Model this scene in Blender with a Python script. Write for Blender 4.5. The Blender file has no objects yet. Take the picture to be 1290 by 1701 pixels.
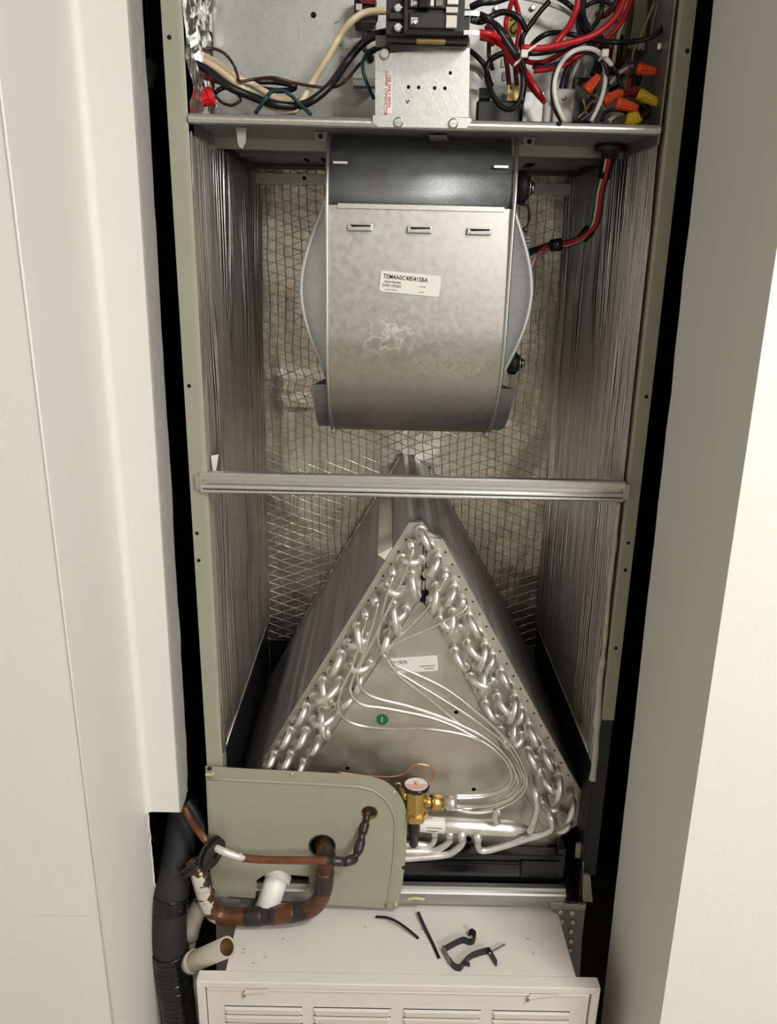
import bpy, bmesh, math, random
from mathutils import Vector, Matrix, noise
S = bpy.context.scene
COL = S.collection
random.seed(7)
# ------------------------------------------------------------------ camera
F, CX, CD, CZ = 1278.45, -0.03786, 0.99223, 1.47
PITCH, YAW, ROLL = 0.320435, 0.0067356, 0.0239676
_f = Vector((math.sin(YAW)*math.cos(PITCH), math.cos(YAW)*math.cos(PITCH), -math.sin(PITCH)))
_r0 = Vector((math.cos(YAW), -math.sin(YAW), 0)); _u0 = _r0.cross(_f)
_r = math.cos(ROLL)*_r0 + math.sin(ROLL)*_u0
_u = -math.sin(ROLL)*_r0 + math.cos(ROLL)*_u0
EYE = Vector((CX, -CD, CZ))
cam_d = bpy.data.cameras.new('camera'); cam = bpy.data.objects.new('camera', cam_d); COL.objects.link(cam)
cam_d.sensor_fit = 'VERTICAL'; cam_d.sensor_height = 36; cam_d.sensor_width = 36*1290/1701
cam_d.lens = F/1701*36; cam_d.clip_start = 0.02
M = Matrix.Identity(4)
for i in range(3):
    M[i][0] = _r[i]; M[i][1] = _u[i]; M[i][2] = -_f[i]; M[i][3] = EYE[i]
cam.matrix_world = M
S.camera = cam
# ------------------------------------------------------------------ world, exposure, lamps
wd = bpy.data.worlds.new('world'); S.world = wd; wd.use_nodes = True
wd.node_tree.nodes['Background'].inputs[0].default_value = (.9, .88, .84, 1)
wd.node_tree.nodes['Background'].inputs[1].default_value = 0.05
S.view_settings.view_transform = 'Standard'; S.view_settings.look = 'None'
S.view_settings.gamma = 1; S.view_settings.use_curve_mapping = False
S.view_settings.exposure = -0.12
LAMPS = [((1.25, -2.9, 2.30), 56, .7), ((0.80, -1.0, 2.36), 27, .32)]
for (lp_, en_, sz_) in LAMPS:
    ld = bpy.data.lights.new('hall_lamp_light', 'AREA'); ld.shape = 'DISK'; ld.size = sz_; ld.energy = en_
    ld.color = (1, .985, .965)
    lo = bpy.data.objects.new('hall_lamp_light', ld); COL.objects.link(lo); lo.location = lp_
# the far lamp hangs from the ceiling and is tilted towards the closet
COL.objects['hall_lamp_light'].rotation_euler = (math.radians(58), 0, math.radians(23))

# ------------------------------------------------------------------ helpers
def at(px, py, Y):
    d = _r*((px-645)/F) - _u*((py-850.5)/F) + _f
    return EYE + d*((Y+CD)/d.y)
def atz(px, py, Z):
    d = _r*((px-645)/F) - _u*((py-850.5)/F) + _f
    return EYE + d*((Z-CZ)/d.z)
def lin(c):
    return tuple(((v/12.92) if v <= .04045 else ((v+.055)/1.055)**2.4) for v in c)
def rgb(h):
    return lin(tuple(int(h[i:i+2], 16)/255 for i in (0, 2, 4)))+(1,)
MATS = {}
def mat(name, col, rough=.5, metal=0., var=0., vs=12., bump=0., bs=80., coat=0., rv=0., stretch=None, trans=0., spec=None):
    m = bpy.data.materials.new(name); m.use_nodes = True; MATS[name] = m
    nt = m.node_tree; N = nt.nodes; L = nt.links; b = N['Principled BSDF']
    c = rgb(col) if isinstance(col, str) else col
    b.inputs['Base Color'].default_value = c; b.inputs['Roughness'].default_value = rough
    b.inputs['Metallic'].default_value = metal
    if coat: b.inputs['Coat Weight'].default_value = coat
    if trans: b.inputs['Transmission Weight'].default_value = trans
    if spec is not None: b.inputs['Specular IOR Level'].default_value = spec
    tc = N.new('ShaderNodeTexCoord'); src = tc.outputs['Object']
    if stretch:
        mp = N.new('ShaderNodeMapping'); mp.inputs['Scale'].default_value = stretch
        L.new(src, mp.inputs['Vector']); src = mp.outputs[0]
    if var or rv:
        n = N.new('ShaderNodeTexNoise'); n.inputs['Scale'].default_value = vs; n.inputs['Detail'].default_value = 6
        L.new(src, n.inputs['Vector'])
        if var:
            r = N.new('ShaderNodeValToRGB'); e = r.color_ramp.elements
            e[0].position = .3; e[1].position = .7
            e[0].color = tuple(max(0, v*(1-var)) for v in c[:3])+(1,)
            e[1].color = tuple(min(1, v*(1+var)) for v in c[:3])+(1,)
            L.new(n.outputs['Fac'], r.inputs[0]); L.new(r.outputs[0], b.inputs['Base Color'])
        if rv:
            mr = N.new('ShaderNodeMapRange'); mr.inputs[1].default_value = .3; mr.inputs[2].default_value = .7
            mr.inputs[3].default_value = max(.02, rough-rv); mr.inputs[4].default_value = min(1, rough+rv)
            L.new(n.outputs['Fac'], mr.inputs[0]); L.new(mr.outputs[0], b.inputs['Roughness'])
    if bump:
        n2 = N.new('ShaderNodeTexNoise'); n2.inputs['Scale'].default_value = bs; n2.inputs['Detail'].default_value = 4
        L.new(src, n2.inputs['Vector'])
        bp = N.new('ShaderNodeBump'); bp.inputs['Strength'].default_value = bump; bp.inputs['Distance'].default_value = .002
        L.new(n2.outputs['Fac'], bp.inputs['Height']); L.new(bp.outputs[0], b.inputs['Normal'])
    return m
mat('wall_paint', 'dcdad4', .55, var=.015, vs=3, bump=.12, bs=160)
mat('jamb_paint', 'd2cec2', .55, var=.02, vs=3, bump=.12, bs=160)
mat('gypsum', 'a5a39d', .9, var=.08, vs=60, bump=.5, bs=200)
mat('shaded_board', '3a3733', .95, var=.2, vs=6)  # bare drywall, shade of the closed closet put into its colour
mat('ceiling_paint', 'e8e6e0', .8, bump=.1)
mat('floor_wood', 'aaa296', .5, var=.15, vs=8, stretch=(6, 1, 1))
mat('olive_paint', '979683', .42, var=.03, vs=20, bump=.06, bs=250)
mat('galv', (.47, .475, .45, 1), .5, 1, var=.07, vs=220, rv=.04, bump=.03, bs=300)
mat('galv_bright', (.66, .66, .63, 1), .42, 1, var=.06, vs=260, rv=.04, bump=.02, bs=300)
mat('galv_blower', (.47, .465, .435, 1), .44, 1, var=.08, vs=120, rv=.05, bump=.03, bs=260)
mat('galv_brushed', (.66, .68, .67, 1), .58, .75, var=.08, vs=60, rv=.05, stretch=(1, .3, 12))
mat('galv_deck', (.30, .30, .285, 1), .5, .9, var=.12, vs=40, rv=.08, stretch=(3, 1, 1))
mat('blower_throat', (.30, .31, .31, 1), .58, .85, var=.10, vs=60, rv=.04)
mat('coil_plate', (.60, .575, .52, 1), .48, 1, var=.08, vs=25, rv=.08, bump=.04, bs=120)
mat('aluminium', (.76, .74, .70, 1), .43, .95, var=.08, vs=50, rv=.06, bump=.05, bs=200)
mat('cap_tube', (.74, .72, .67, 1), .28, 1, var=.06, vs=60)
mat('galv_plate', (.50, .505, .48, 1), .46, 1, var=.10, vs=260, rv=.05, bump=.03, bs=300)
mat('screw_steel', (.7, .69, .66, 1), .3, 1)
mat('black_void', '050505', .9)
mat('black_plastic', '17171a', .42, var=.15, vs=40)
mat('black_gloss', '101012', .2, var=.2, vs=8, rv=.1)
mat('black_rubber', '1c1c1d', .55, var=.15, vs=30)
mat('foam_sleeve', '1e1e20', .72, var=.15, vs=20, bump=.15, bs=150)
mat('vinyl_tape', '0d0d0f', .22, var=.15, vs=30, bump=.5, bs=40)
mat('brass', (.62, .42, .14, 1), .32, 1, var=.15, vs=60)
mat('copper_thin', (.62, .30, .20, 1), .35, 1, var=.15, vs=60)
mat('pvc_white', 'e4e2dc', .35)
mat('pvc_beige', 'b3aa98', .5, var=.06, vs=30)
mat('pvc_inside', '6b4f2c', .7)
mat('enamel', 'd6cfc8', .38, var=.025, vs=10, bump=.05, bs=200)
mat('label_white', 'dedad3', .5)
mat('label_black', '161616', .6)
mat('label_red', 'b4322c', .6)
mat('label_grey', '77736c', .6)
mat('label_pink', 'd8a7a0', .5)
mat('sticker_green', '0d6b45', .45)
mat('fibreglass', 'b9b4a6', .95, var=.15, vs=60, bump=.8, bs=90)
mat('foam_yellow', 'b8a64a', .8, var=.3, vs=60)
mat('glue_yellow', 'bcb78a', .6, var=.2, vs=60)
mat('tag_dim', '4a4a48', .6)
for n, h in dict(cream='d3bd9c', black='121214', red='b3151f', brown='3b2318', teal='12393b', white='d9d4cb',
                 navy='23202f', grey='8a877f', green='1f5a34', olive='8d8a5e', tan='b29a72', darkred='5d1016', pink='b5545c').items():
    mat('wire_'+n, h, .36, var=.06, vs=40, spec=.4)
for n, h in dict(red='c5161b', orange='d84314', yellow='d8b21c', dimred='8f1f18').items():
    mat('nut_'+n, h, .4)
mat('beige_plastic', '8d866f', .5, var=.06)
mat('clear_nylon', 'cfc6be', .4)

def foil(name, base, rough, scrim, wav, p=.0165, rib=0., diag=1., dark=.3):
    """foil faced insulation: reflective skin, triangular scrim threads and creases as fine relief"""
    m = bpy.data.materials.new(name); m.use_nodes = True; MATS[name] = m
    nt = m.node_tree; N = nt.nodes; L = nt.links; b = N['Principled BSDF']
    b.inputs['Metallic'].default_value = 1; b.inputs['Base Color'].default_value = base
    b.inputs['Roughness'].default_value = rough
    tc = N.new('ShaderNodeTexCoord'); sp = N.new('ShaderNodeSeparateXYZ'); L.new(tc.outputs['Object'], sp.inputs[0])
    def mth(op, a, b_=None):
        n = N.new('ShaderNodeMath'); n.operation = op
        for i, v in enumerate((a, b_)):
            if v is None: continue
            if isinstance(v, (int, float)): n.inputs[i].default_value = v
            else: L.new(v, n.inputs[i])
        return n.outputs[0]
    nz = N.new('ShaderNodeTexNoise'); nz.inputs['Scale'].default_value = 9; L.new(tc.outputs['Object'], nz.inputs['Vector'])
    wob = mth('MULTIPLY', mth('SUBTRACT', nz.outputs['Fac'], .5), .012)
    h = mth('ADD', mth('ADD', sp.outputs[0], sp.outputs[1]), wob)     # runs along the sheet
    z = mth('ADD', sp.outputs[2], wob)
    def line(v, per, wdt):
        f = mth('FRACT', mth('DIVIDE', v, per))
        d = mth('ABSOLUTE', mth('SUBTRACT', f, .5))
        return mth('SUBTRACT', 1., mth('MINIMUM', mth('DIVIDE', d, wdt), 1.))
    l1 = line(h, p, .045)
    l2 = line(mth('ADD', z, mth('MULTIPLY', h, .36)), p*1.25, .04)
    l3 = line(mth('SUBTRACT', z, mth('MULTIPLY', h, .36)), p*1.25, .04)
    lines = mth('MAXIMUM', l1, mth('MULTIPLY', mth('MAXIMUM', l2, l3), diag))
    wr = N.new('ShaderNodeTexNoise'); wr.inputs['Scale'].default_value = 26; wr.inputs['Detail'].default_value = 6
    mp = N.new('ShaderNodeMapping'); mp.inputs['Scale'].default_value = wav; L.new(tc.outputs['Object'], mp.inputs[0]); L.new(mp.outputs[0], wr.inputs['Vector'])
    hh = mth('ADD', mth('MULTIPLY', lines, scrim), mth('MULTIPLY', wr.outputs['Fac'], 2.8))
    if rib:
        n3 = N.new('ShaderNodeTexNoise'); n3.inputs['Scale'].default_value = 5; L.new(mp.outputs[0], n3.inputs['Vector'])
        ph = mth('ADD', mth('MULTIPLY', sp.outputs[1], 2*math.pi/.0085), mth('MULTIPLY', n3.outputs['Fac'], 9.))
        hh = mth('ADD', hh, mth('MULTIPLY', mth('POWER', mth('ABSOLUTE', mth('SINE', ph)), .6), rib))
    bp = N.new('ShaderNodeBump'); bp.inputs['Strength'].default_value = .75; bp.inputs['Distance'].default_value = .0016
    L.new(hh, bp.inputs['Height']); L.new(bp.outputs[0], b.inputs['Normal'])
    mix = N.new('ShaderNodeMix'); mix.data_type = 'RGBA'
    mix.inputs[6].default_value = base; mix.inputs[7].default_value = tuple(v*.5 for v in base[:3])+(1,)
    L.new(mth('MULTIPLY', lines, dark), mix.inputs[0]); L.new(mix.outputs[2], b.inputs['Base Color'])
foil('foil_back', (.76, .72, .64, 1), .30, .5, (1, 1, .6), .0150, diag=.55, dark=.26)
foil('foil_side', (.58, .565, .535, 1), .26, .3, (7, 7, .22), .017, rib=2.2, diag=.35, dark=.3)
foil('foil_tape', (.70, .69, .66, 1), .22, .0, (2, 2, .8))

def stain(mname, c, rad, ncol, scale, width, amount):
    """dried water marks: thin wandering outlines inside an elliptical patch"""
    nt = MATS[mname].node_tree; N = nt.nodes; L = nt.links; b = N['Principled BSDF']
    old = b.inputs['Base Color'].links[0].from_socket
    geo = N.new('ShaderNodeNewGeometry'); mp = N.new('ShaderNodeMapping'); mp.vector_type = 'POINT'
    mp.inputs['Location'].default_value = tuple(-a/r for a, r in zip(c, rad)); mp.inputs['Scale'].default_value = tuple(1/r for r in rad)
    L.new(geo.outputs['Position'], mp.inputs[0]); ln = N.new('ShaderNodeVectorMath'); ln.operation = 'LENGTH'; L.new(mp.outputs[0], ln.inputs[0])
    nz = N.new('ShaderNodeTexNoise'); nz.inputs['Scale'].default_value = scale; nz.inputs['Detail'].default_value = 5; L.new(geo.outputs['Position'], nz.inputs['Vector'])
    def mth(op, a, b_, cl=False):
        n = N.new('ShaderNodeMath'); n.operation = op; n.use_clamp = cl
        for i, v in enumerate((a, b_)):
            if isinstance(v, (int, float)): n.inputs[i].default_value = v
            else: L.new(v, n.inputs[i])
        return n.outputs[0]
    ab = mth('ABSOLUTE', mth('SUBTRACT', nz.outputs['Fac'], .5), 0)
    ring = mth('SUBTRACT', 1., mth('DIVIDE', ab, width), True)
    fade = mth('MULTIPLY', mth('SUBTRACT', 1., ln.outputs['Value'], True), 3., True)
    mx = N.new('ShaderNodeMix'); mx.data_type = 'RGBA'; L.new(mth('MULTIPLY', mth('MULTIPLY', ring, fade), amount), mx.inputs[0])
    L.new(old, mx.inputs[6]); mx.inputs[7].default_value = ncol; L.new(mx.outputs[2], b.inputs['Base Color'])
stain('galv_blower', tuple(at(645, 560, .042)), (.045, .06, .028), (.95, .95, .92, 1), 55, .05, .5)
stain('galv_blower', tuple(at(690, 530, .042)), (.10, .06, .05), (.25, .24, .22, 1), 130, .020, .4)
stain('galv_blower', tuple(at(750, 605, .045)), (.06, .06, .022), (.78, .80, .82, 1), 220, .09, .4)
stain('blower_throat', tuple(at(780, 325, .06)), (.10, .06, .035), (.6, .61, .61, 1), 190, .012, .8)
def paint_patch(name, base_mat_col, spots, dark, rough=.33):
    """weathered copper with brown oxide, blackened brazed bands and flaking white paint where it was splashed"""
    m = bpy.data.materials.new(name); m.use_nodes = True; MATS[name] = m
    nt = m.node_tree; N = nt.nodes; L = nt.links; b = N['Principled BSDF']
    tc = N.new('ShaderNodeTexCoord'); geo = N.new('ShaderNodeNewGeometry'); pos = geo.outputs['Position']
    def noise_(s, d=5):
        n = N.new('ShaderNodeTexNoise'); n.inputs['Scale'].default_value = s; n.inputs['Detail'].default_value = d
        L.new(pos, n.inputs['Vector']); return n.outputs['Fac']
    def mth(op, a, b_=None, clamp=False):
        n = N.new('ShaderNodeMath'); n.operation = op; n.use_clamp = clamp
        for i, v in enumerate((a, b_)):
            if v is None: continue
            if isinstance(v, (int, float)): n.inputs[i].default_value = v
            else: L.new(v, n.inputs[i])
        return n.outputs[0]
    r = N.new('ShaderNodeValToRGB'); e = r.color_ramp.elements
    e[0].position = .3; e[0].color = tuple(v*.5 for v in base_mat_col[:3])+(1,); e[1].position = .68; e[1].color = base_mat_col
    L.new(noise_(45), r.inputs[0]); colr = r.outputs[0]
    def mask(spots_, soft, ns, amp):
        tot = None
        for (c, rad) in spots_:
            d = N.new('ShaderNodeVectorMath'); d.operation = 'DISTANCE'; L.new(pos, d.inputs[0]); d.inputs[1].default_value = c
            v = mth('DIVIDE', mth('SUBTRACT', rad, d.outputs['Value']), rad)
            tot = v if tot is None else mth('MAXIMUM', tot, v)
        v = mth('ADD', tot, mth('MULTIPLY', mth('SUBTRACT', noise_(ns), .5), amp))
        return mth('MULTIPLY', v, soft, True)
    for (sp_, col, soft, ns, amp) in ((dark, (.030, .024, .021, 1), 8, 40, .5), (spots, (.62, .59, .53, 1), 30, 130, 2.4)):
        if not sp_: continue
        mx = N.new('ShaderNodeMix'); mx.data_type = 'RGBA'; L.new(mask(sp_, soft, ns, amp), mx.inputs[0]); L.new(colr, mx.inputs[6])
        mx.inputs[7].default_value = col; colr = mx.outputs[2]
    L.new(colr, b.inputs['Base Color']); b.inputs['Roughness'].default_value = rough; b.inputs['Metallic'].default_value = .25
    bp = N.new('ShaderNodeBump'); bp.inputs['Strength'].default_value = .3; bp.inputs['Distance'].default_value = .001
    L.new(noise_(120), bp.inputs['Height']); L.new(bp.outputs[0], b.inputs['Normal'])

# ---- mesh makers: all take world coordinates
class MB:
    def __init__(s): s.v = []; s.f = []; s.sm = []
    def add(s, vs, fs, smooth=False):
        o = len(s.v); s.v += [Vector(v) for v in vs]
        s.f += [tuple(i+o for i in f) for f in fs]; s.sm += [smooth]*len(fs); return s
    def box(s, a, b):
        x0, y0, z0 = a; x1, y1, z1 = b
        return s.add([(x0,y0,z0),(x1,y0,z0),(x1,y1,z0),(x0,y1,z0),(x0,y0,z1),(x1,y0,z1),(x1,y1,z1),(x0,y1,z1)],
                     [(0,3,2,1),(4,5,6,7),(0,1,5,4),(1,2,6,5),(2,3,7,6),(3,0,4,7)])
    def hexa(s, q0, q1):
        """two corner loops (4 points each) joined"""
        n = len(q0); vs = list(q0)+list(q1)
        return s.add(vs, [tuple(range(n-1, -1, -1)), tuple(range(n, 2*n))]+[(i, (i+1) % n, n+(i+1) % n, n+i) for i in range(n)])
    def prism(s, poly, axis, a, b, smooth=False):
        """polygon of 2-tuples extruded along axis ('x': poly in YZ, 'y': poly in XZ, 'z': poly in XY)"""
        f = {'x': lambda p, t: (t, p[0], p[1]), 'y': lambda p, t: (p[0], t, p[1]), 'z': lambda p, t: (p[0], p[1], t)}[axis]
        n = len(poly)
        return s.add([f(p, a) for p in poly]+[f(p, b) for p in poly],
                     [tuple(range(n)), tuple(range(2*n-1, n-1, -1))]+[(i, n+i, n+(i+1) % n, (i+1) % n) for i in range(n)], smooth)
    def tube(s, pts, r, n=8, caps=True, flat=None):
        pts = [Vector(p) for p in pts]
        k = len(pts); rs = r if isinstance(r, (list, tuple)) else [r]*k
        T = [(pts[min(i+1, k-1)]-pts[max(i-1, 0)]).normalized() for i in range(k)]
        a = Vector((0, 0, 1)) if abs(T[0].z) < .9 else Vector((1, 0, 0))
        u = (a-T[0]*a.dot(T[0])).normalized(); vs = []
        for i in range(k):
            u = (u-T[i]*u.dot(T[i])).normalized(); w = T[i].cross(u)
            for j in range(n):
                t = 2*math.pi*j/n
                vs.append(pts[i]+(u*math.cos(t)+w*math.sin(t))*rs[i])
        fs = [(i*n+j, i*n+(j+1) % n, (i+1)*n+(j+1) % n, (i+1)*n+j) for i in range(k-1) for j in range(n)]
        s.add(vs, fs, True)
        if caps:
            o = len(s.v)-len(vs)
            s.f += [tuple(o+j for j in range(n-1, -1, -1)), tuple(o+(k-1)*n+j for j in range(n))]; s.sm += [False, False]
        return s
    def cyl(s, a, b, r, n=16, r2=None):
        return s.tube([a, b], [r, r if r2 is None else r2], n)
    def strip(s, pts, wdir, w, th):
        """flat band following pts; wdir width direction, th thickness"""
        pts = [Vector(p) for p in pts]; k = len(pts); vs = []; W_ = Vector(wdir).normalized()*w/2
        for i in range(k):
            T = (pts[min(i+1, k-1)]-pts[max(i-1, 0)]).normalized(); nn = T.cross(W_).normalized()*th/2
            vs += [pts[i]-W_-nn, pts[i]+W_-nn, pts[i]+W_+nn, pts[i]-W_+nn]
        fs = [(i*4+j, i*4+(j+1) % 4, (i+1)*4+(j+1) % 4, (i+1)*4+j) for i in range(k-1) for j in range(4)]
        fs += [(3, 2, 1, 0), tuple((k-1)*4+j for j in range(4))]
        return s.add(vs, fs)
    def grid(s, fn, nu, nv, smooth=True, flip=False):
        vs = [fn(i/nu, j/nv) for j in range(nv+1) for i in range(nu+1)]
        fs = []
        for j in range(nv):
            for i in range(nu):
                q = (j*(nu+1)+i, j*(nu+1)+i+1, (j+1)*(nu+1)+i+1, (j+1)*(nu+1)+i)
                fs.append(q[::-1] if flip else q)
        return s.add(vs, fs, smooth)
def smooth_path(pts, seg=6):
    pts = [Vector(p) for p in pts]; out = []
    if len(pts) < 3: return pts
    for i in range(len(pts)-1):
        p0 = pts[i-1] if i else 2*pts[0]-pts[1]
        p1, p2 = pts[i], pts[i+1]
        p3 = pts[i+2] if i+2 < len(pts) else 2*pts[-1]-pts[-2]
        for k in range(seg):
            t = k/seg
            out.append(.5*((2*p1)+(p2-p0)*t+(2*p0-5*p1+4*p2-p3)*t*t+(3*p1-p0-3*p2+p3)*t**3))
    out.append(pts[-1]); return out
def base(o):
    v = Vector((0, 0, 0))
    while o: v += o.location; o = o.parent
    return v
def obj(name, mb, m, parent=None, label=None, loc=None, bevel=0, kind=None, recalc=True):
    me = bpy.data.meshes.new(name)
    L = Vector(loc) if loc is not None else (Vector((0, 0, 0)) if parent else sum(mb.v, Vector())/len(mb.v))
    org = base(parent)+(L if parent else L)
    me.from_pydata([v-org for v in mb.v], [], mb.f)
    me.polygons.foreach_set('use_smooth', mb.sm)
    if recalc:
        bm = bmesh.new(); bm.from_mesh(me); bmesh.ops.recalc_face_normals(bm, faces=bm.faces); bm.to_mesh(me); bm.free()
    me.materials.append(MATS[m]); me.update()
    o = bpy.data.objects.new(name, me); COL.objects.link(o); o.parent = parent; o.location = L
    if label: o['label'] = label
    if kind: o['kind'] = kind
    if bevel:
        b = o.modifiers.new('bevel', 'BEVEL'); b.width = bevel; b.segments = 2; b.limit_method = 'ANGLE'
    return o
def thing(name, label, cat, loc, group=None):
    o = bpy.data.objects.new(name, None); COL.objects.link(o); o.location = loc; o.empty_display_size = .02
    o['label'] = label; o['category'] = cat
    if group: o['group'] = group
    return o
def tag(o, label, cat, group=None, kind=None):
    o['label'] = label; o['category'] = cat
    if group: o['group'] = group
    if kind: o['kind'] = kind
    return o
def struct(name, mb, m, label=None, bevel=0):
    return obj(name, mb, m, None, label, loc=(0, 0, 0), kind='structure', bevel=bevel)
def plate(outer, holes, Y, th, extra=0):
    """flat sheet in an XZ plane with holes cut through; front face at Y, th backward"""
    cu = bpy.data.curves.new('tmp', 'CURVE'); cu.dimensions = '2D'; cu.fill_mode = 'BOTH'; cu.extrude = th/2
    for lp in [outer]+list(holes):
        s = cu.splines.new('POLY'); s.points.add(len(lp)-1); s.use_cyclic_u = True
        for p, q in zip(s.points, lp): p.co = (q[0], q[1], 0, 1)
    o = bpy.data.objects.new('tmp', cu); me = bpy.data.meshes.new_from_object(o)
    mb = MB(); mb.add([(v.co.x, Y+th/2-v.co.z, v.co.y) for v in me.vertices], [tuple(p.vertices) for p in me.polygons])
    bpy.data.objects.remove(o); bpy.data.curves.remove(cu); bpy.data.meshes.remove(me)
    return mb
def circ(cx, cz, r, n=20, sx=1.):
    return [(cx+math.cos(2*math.pi*i/n)*r*sx, cz+math.sin(2*math.pi*i/n)*r) for i in range(n)]
def xz(pts, Y):
    return [(p.x, p.z) for p in (at(a, b, Y) for a, b in pts)]
def text_mb(body, o, xd, yd, nrm, align='LEFT', space=1.):
    """o origin, xd = direction*font size along text, yd = direction*font size up"""
    cu = bpy.data.curves.new('tmp', 'FONT'); cu.body = body; cu.size = 1; cu.align_x = align; cu.space_character = space
    cu.resolution_u = 2; cu.offset = .012
    ob = bpy.data.objects.new('tmp', cu); me = bpy.data.meshes.new_from_object(ob)
    mb = MB(); o, xd, yd, nrm = map(Vector, (o, xd, yd, nrm))
    mb.add([o+xd*v.co.x+yd*v.co.y+nrm for v in me.vertices], [tuple(p.vertices) for p in me.polygons])
    bpy.data.objects.remove(ob); bpy.data.curves.remove(cu); bpy.data.meshes.remove(me)
    return mb
def hexhead(mb, c, ax, r, h):
    c = Vector(c); ax = Vector(ax).normalized()
    return mb.tube([c, c+ax*h], [r, r], 6)
def screw_mb(c, r=.004, h=.002, n=14):
    c = Vector(c); mb = MB(); mb.tube([c, c+Vector((0, -h*.5, 0)), c+Vector((0, -h, 0))], [r*1.0, r, r*.7], n)
    return mb

# ================================================================== SETTING
XL, XJ, YW = -.386, .325, -.226
ZC = 2.44
# left wall: hall face, jamb, rounded inside corner, and the cut drywall stub beside the unit
mb = MB()
prof = [(-1.7, YW), (XL, YW), (XL, -.042)]
for i in range(1, 7):
    a = math.pi/2*i/6; prof.append((XL+.010*(1-math.cos(a)), -.042+.010*math.sin(a)))
ns = 60
zs = [at(300, 1348, -.03).z+(ZC-at(300, 1348, -.03).z)*i/ns for i in range(ns+1)]
rows = []
for z in zs:
    xe = -.322+(1.98-z)*-.0093
    j = .004*noise.noise((z*9, 3, 1))+.003*noise.noise((z*30, 1, 7))
    rows.append([(x, y, z) for x, y in prof]+[(xe-.002, -.032, z), (xe-.002, .018, z), (XL-.02, .018, z), (XL-.02, YW+.03, z), (-1.7, YW+.03, z)])
ge = MB(); gr = []
for z in zs:
    xe = -.322+(1.98-z)*-.0093
    j = .0015*noise.noise((z*9, 3, 1))+.0012*noise.noise((z*34, 1, 7))
    ch = max(0, .5-(z-zs[0])/.07)*.012
    gr.append([(xe-.002, -.0318, z), (xe, -.0322, z), (xe+.0004, -.031, z), (xe+j*.5, .004, z), (xe+j-ch, .020, z), (xe-.002-ch, .020, z)])
ge.add([v for r in gr for v in r], [(k*6+i, k*6+(i+1) % 6, (k+1)*6+(i+1) % 6, (k+1)*6+i) for k in range(ns) for i in range(6)]+[tuple(range(6)), tuple(range((ns+1)*6-1, ns*6-1, -1))])
struct('trim_3', ge, 'gypsum', 'grey raw cut edge of the drywall stub')
n = len(rows[0]); vs = [v for r in rows for v in r]
fs = [(k*n+i, k*n+(i+1) % n, (k+1)*n+(i+1) % n, (k+1)*n+i) for k in range(ns) for i in range(n)]+[tuple(range(n)), tuple(range((ns+1)*n-1, ns*n-1, -1))]
mb.add(vs, fs)
z0 = zs[0]
low = [(-1.7, YW), (XL, YW), (XL, -.030), (XL-.013, -.028), (XL-.013, YW+.03), (-1.7, YW+.03)]
mb.prism(low, 'z', 0, z0-.0005)
struct('wall_left', mb, 'wall_paint', 'off-white painted wall return left of the unit with a cut drywall stub')
# ragged torn paper along the notch
mb = MB()
pts = [Vector((XL+.001, -.029+.003*noise.noise((i*.9, 0, 0)), z0-.004-i*.011)) for i in range(24)]
mb.tube(smooth_path(pts, 2), [.0012+.0012*abs(noise.noise((i*1.3, 2, 0))) for i in range(47)], 5)
struct('trim_1', mb, 'wall_paint', 'ragged torn paper edge of the drywall cut beside the black hose')
# thin raised caulk bead along the hall corner
mb = MB(); mb.tube([(XL, YW, 0), (XL, YW, ZC)], .0016, 6)
struct('trim_2', mb, 'wall_paint', 'thin pale corner bead line on the left wall')
# right wall: hall face and jamb, slightly out of plumb
def xr(z): return .2995+(1.98-z)*.0279
def xf(z): return .3060+(1.98-z)*.0225
mb = MB(); q = []
ns = 50
for i in range(ns+1):
    z = ZC*i/ns
    j = .0016*noise.noise((z*14, 9, 2))
    q.append([(1.7, YW-.02, z), (xf(z), YW-.02, z), (xr(z)+j, -.030, z), (xr(z)+.02, -.026, z), (xf(z)+.06, YW+.01, z), (1.7, YW+.01, z)])
n = 6; vs = [v for r in q for v in r]
mb.add(vs, [(k*n+i, k*n+(i+1) % n, (k+1)*n+(i+1) % n, (k+1)*n+i) for k in range(ns) for i in range(n)]+[tuple(range(n)), tuple(range((ns+1)*n-1, ns*n-1, -1))])
struct('wall_right', mb, 'wall_paint', 'off-white painted wall and shaded jamb right of the unit')
# closet shell (unfinished; board colour darkened to stand in for shade)
mb = MB(); mb.box((-.80, .60, 0), (.62, .62, ZC)); struct('wall_back', mb, 'shaded_board', 'unfinished closet wall behind the unit, colour darkened for shade')
mb = MB(); mb.box((-.82, YW+.03, 0), (-.80, .62, ZC)); struct('wall_closet_left', mb, 'shaded_board', 'unfinished closet side wall')
mb = MB(); mb.box((.62, YW+.01, 0), (.64, .62, ZC)); struct('wall_closet_right', mb, 'shaded_board', 'unfinished closet side wall')
mb = MB(); mb.box((XL-.01, YW-.02, 2.12), (.33, YW+.02, ZC)); struct('wall_header', mb, 'wall_paint', 'painted wall above the closet opening')
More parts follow.
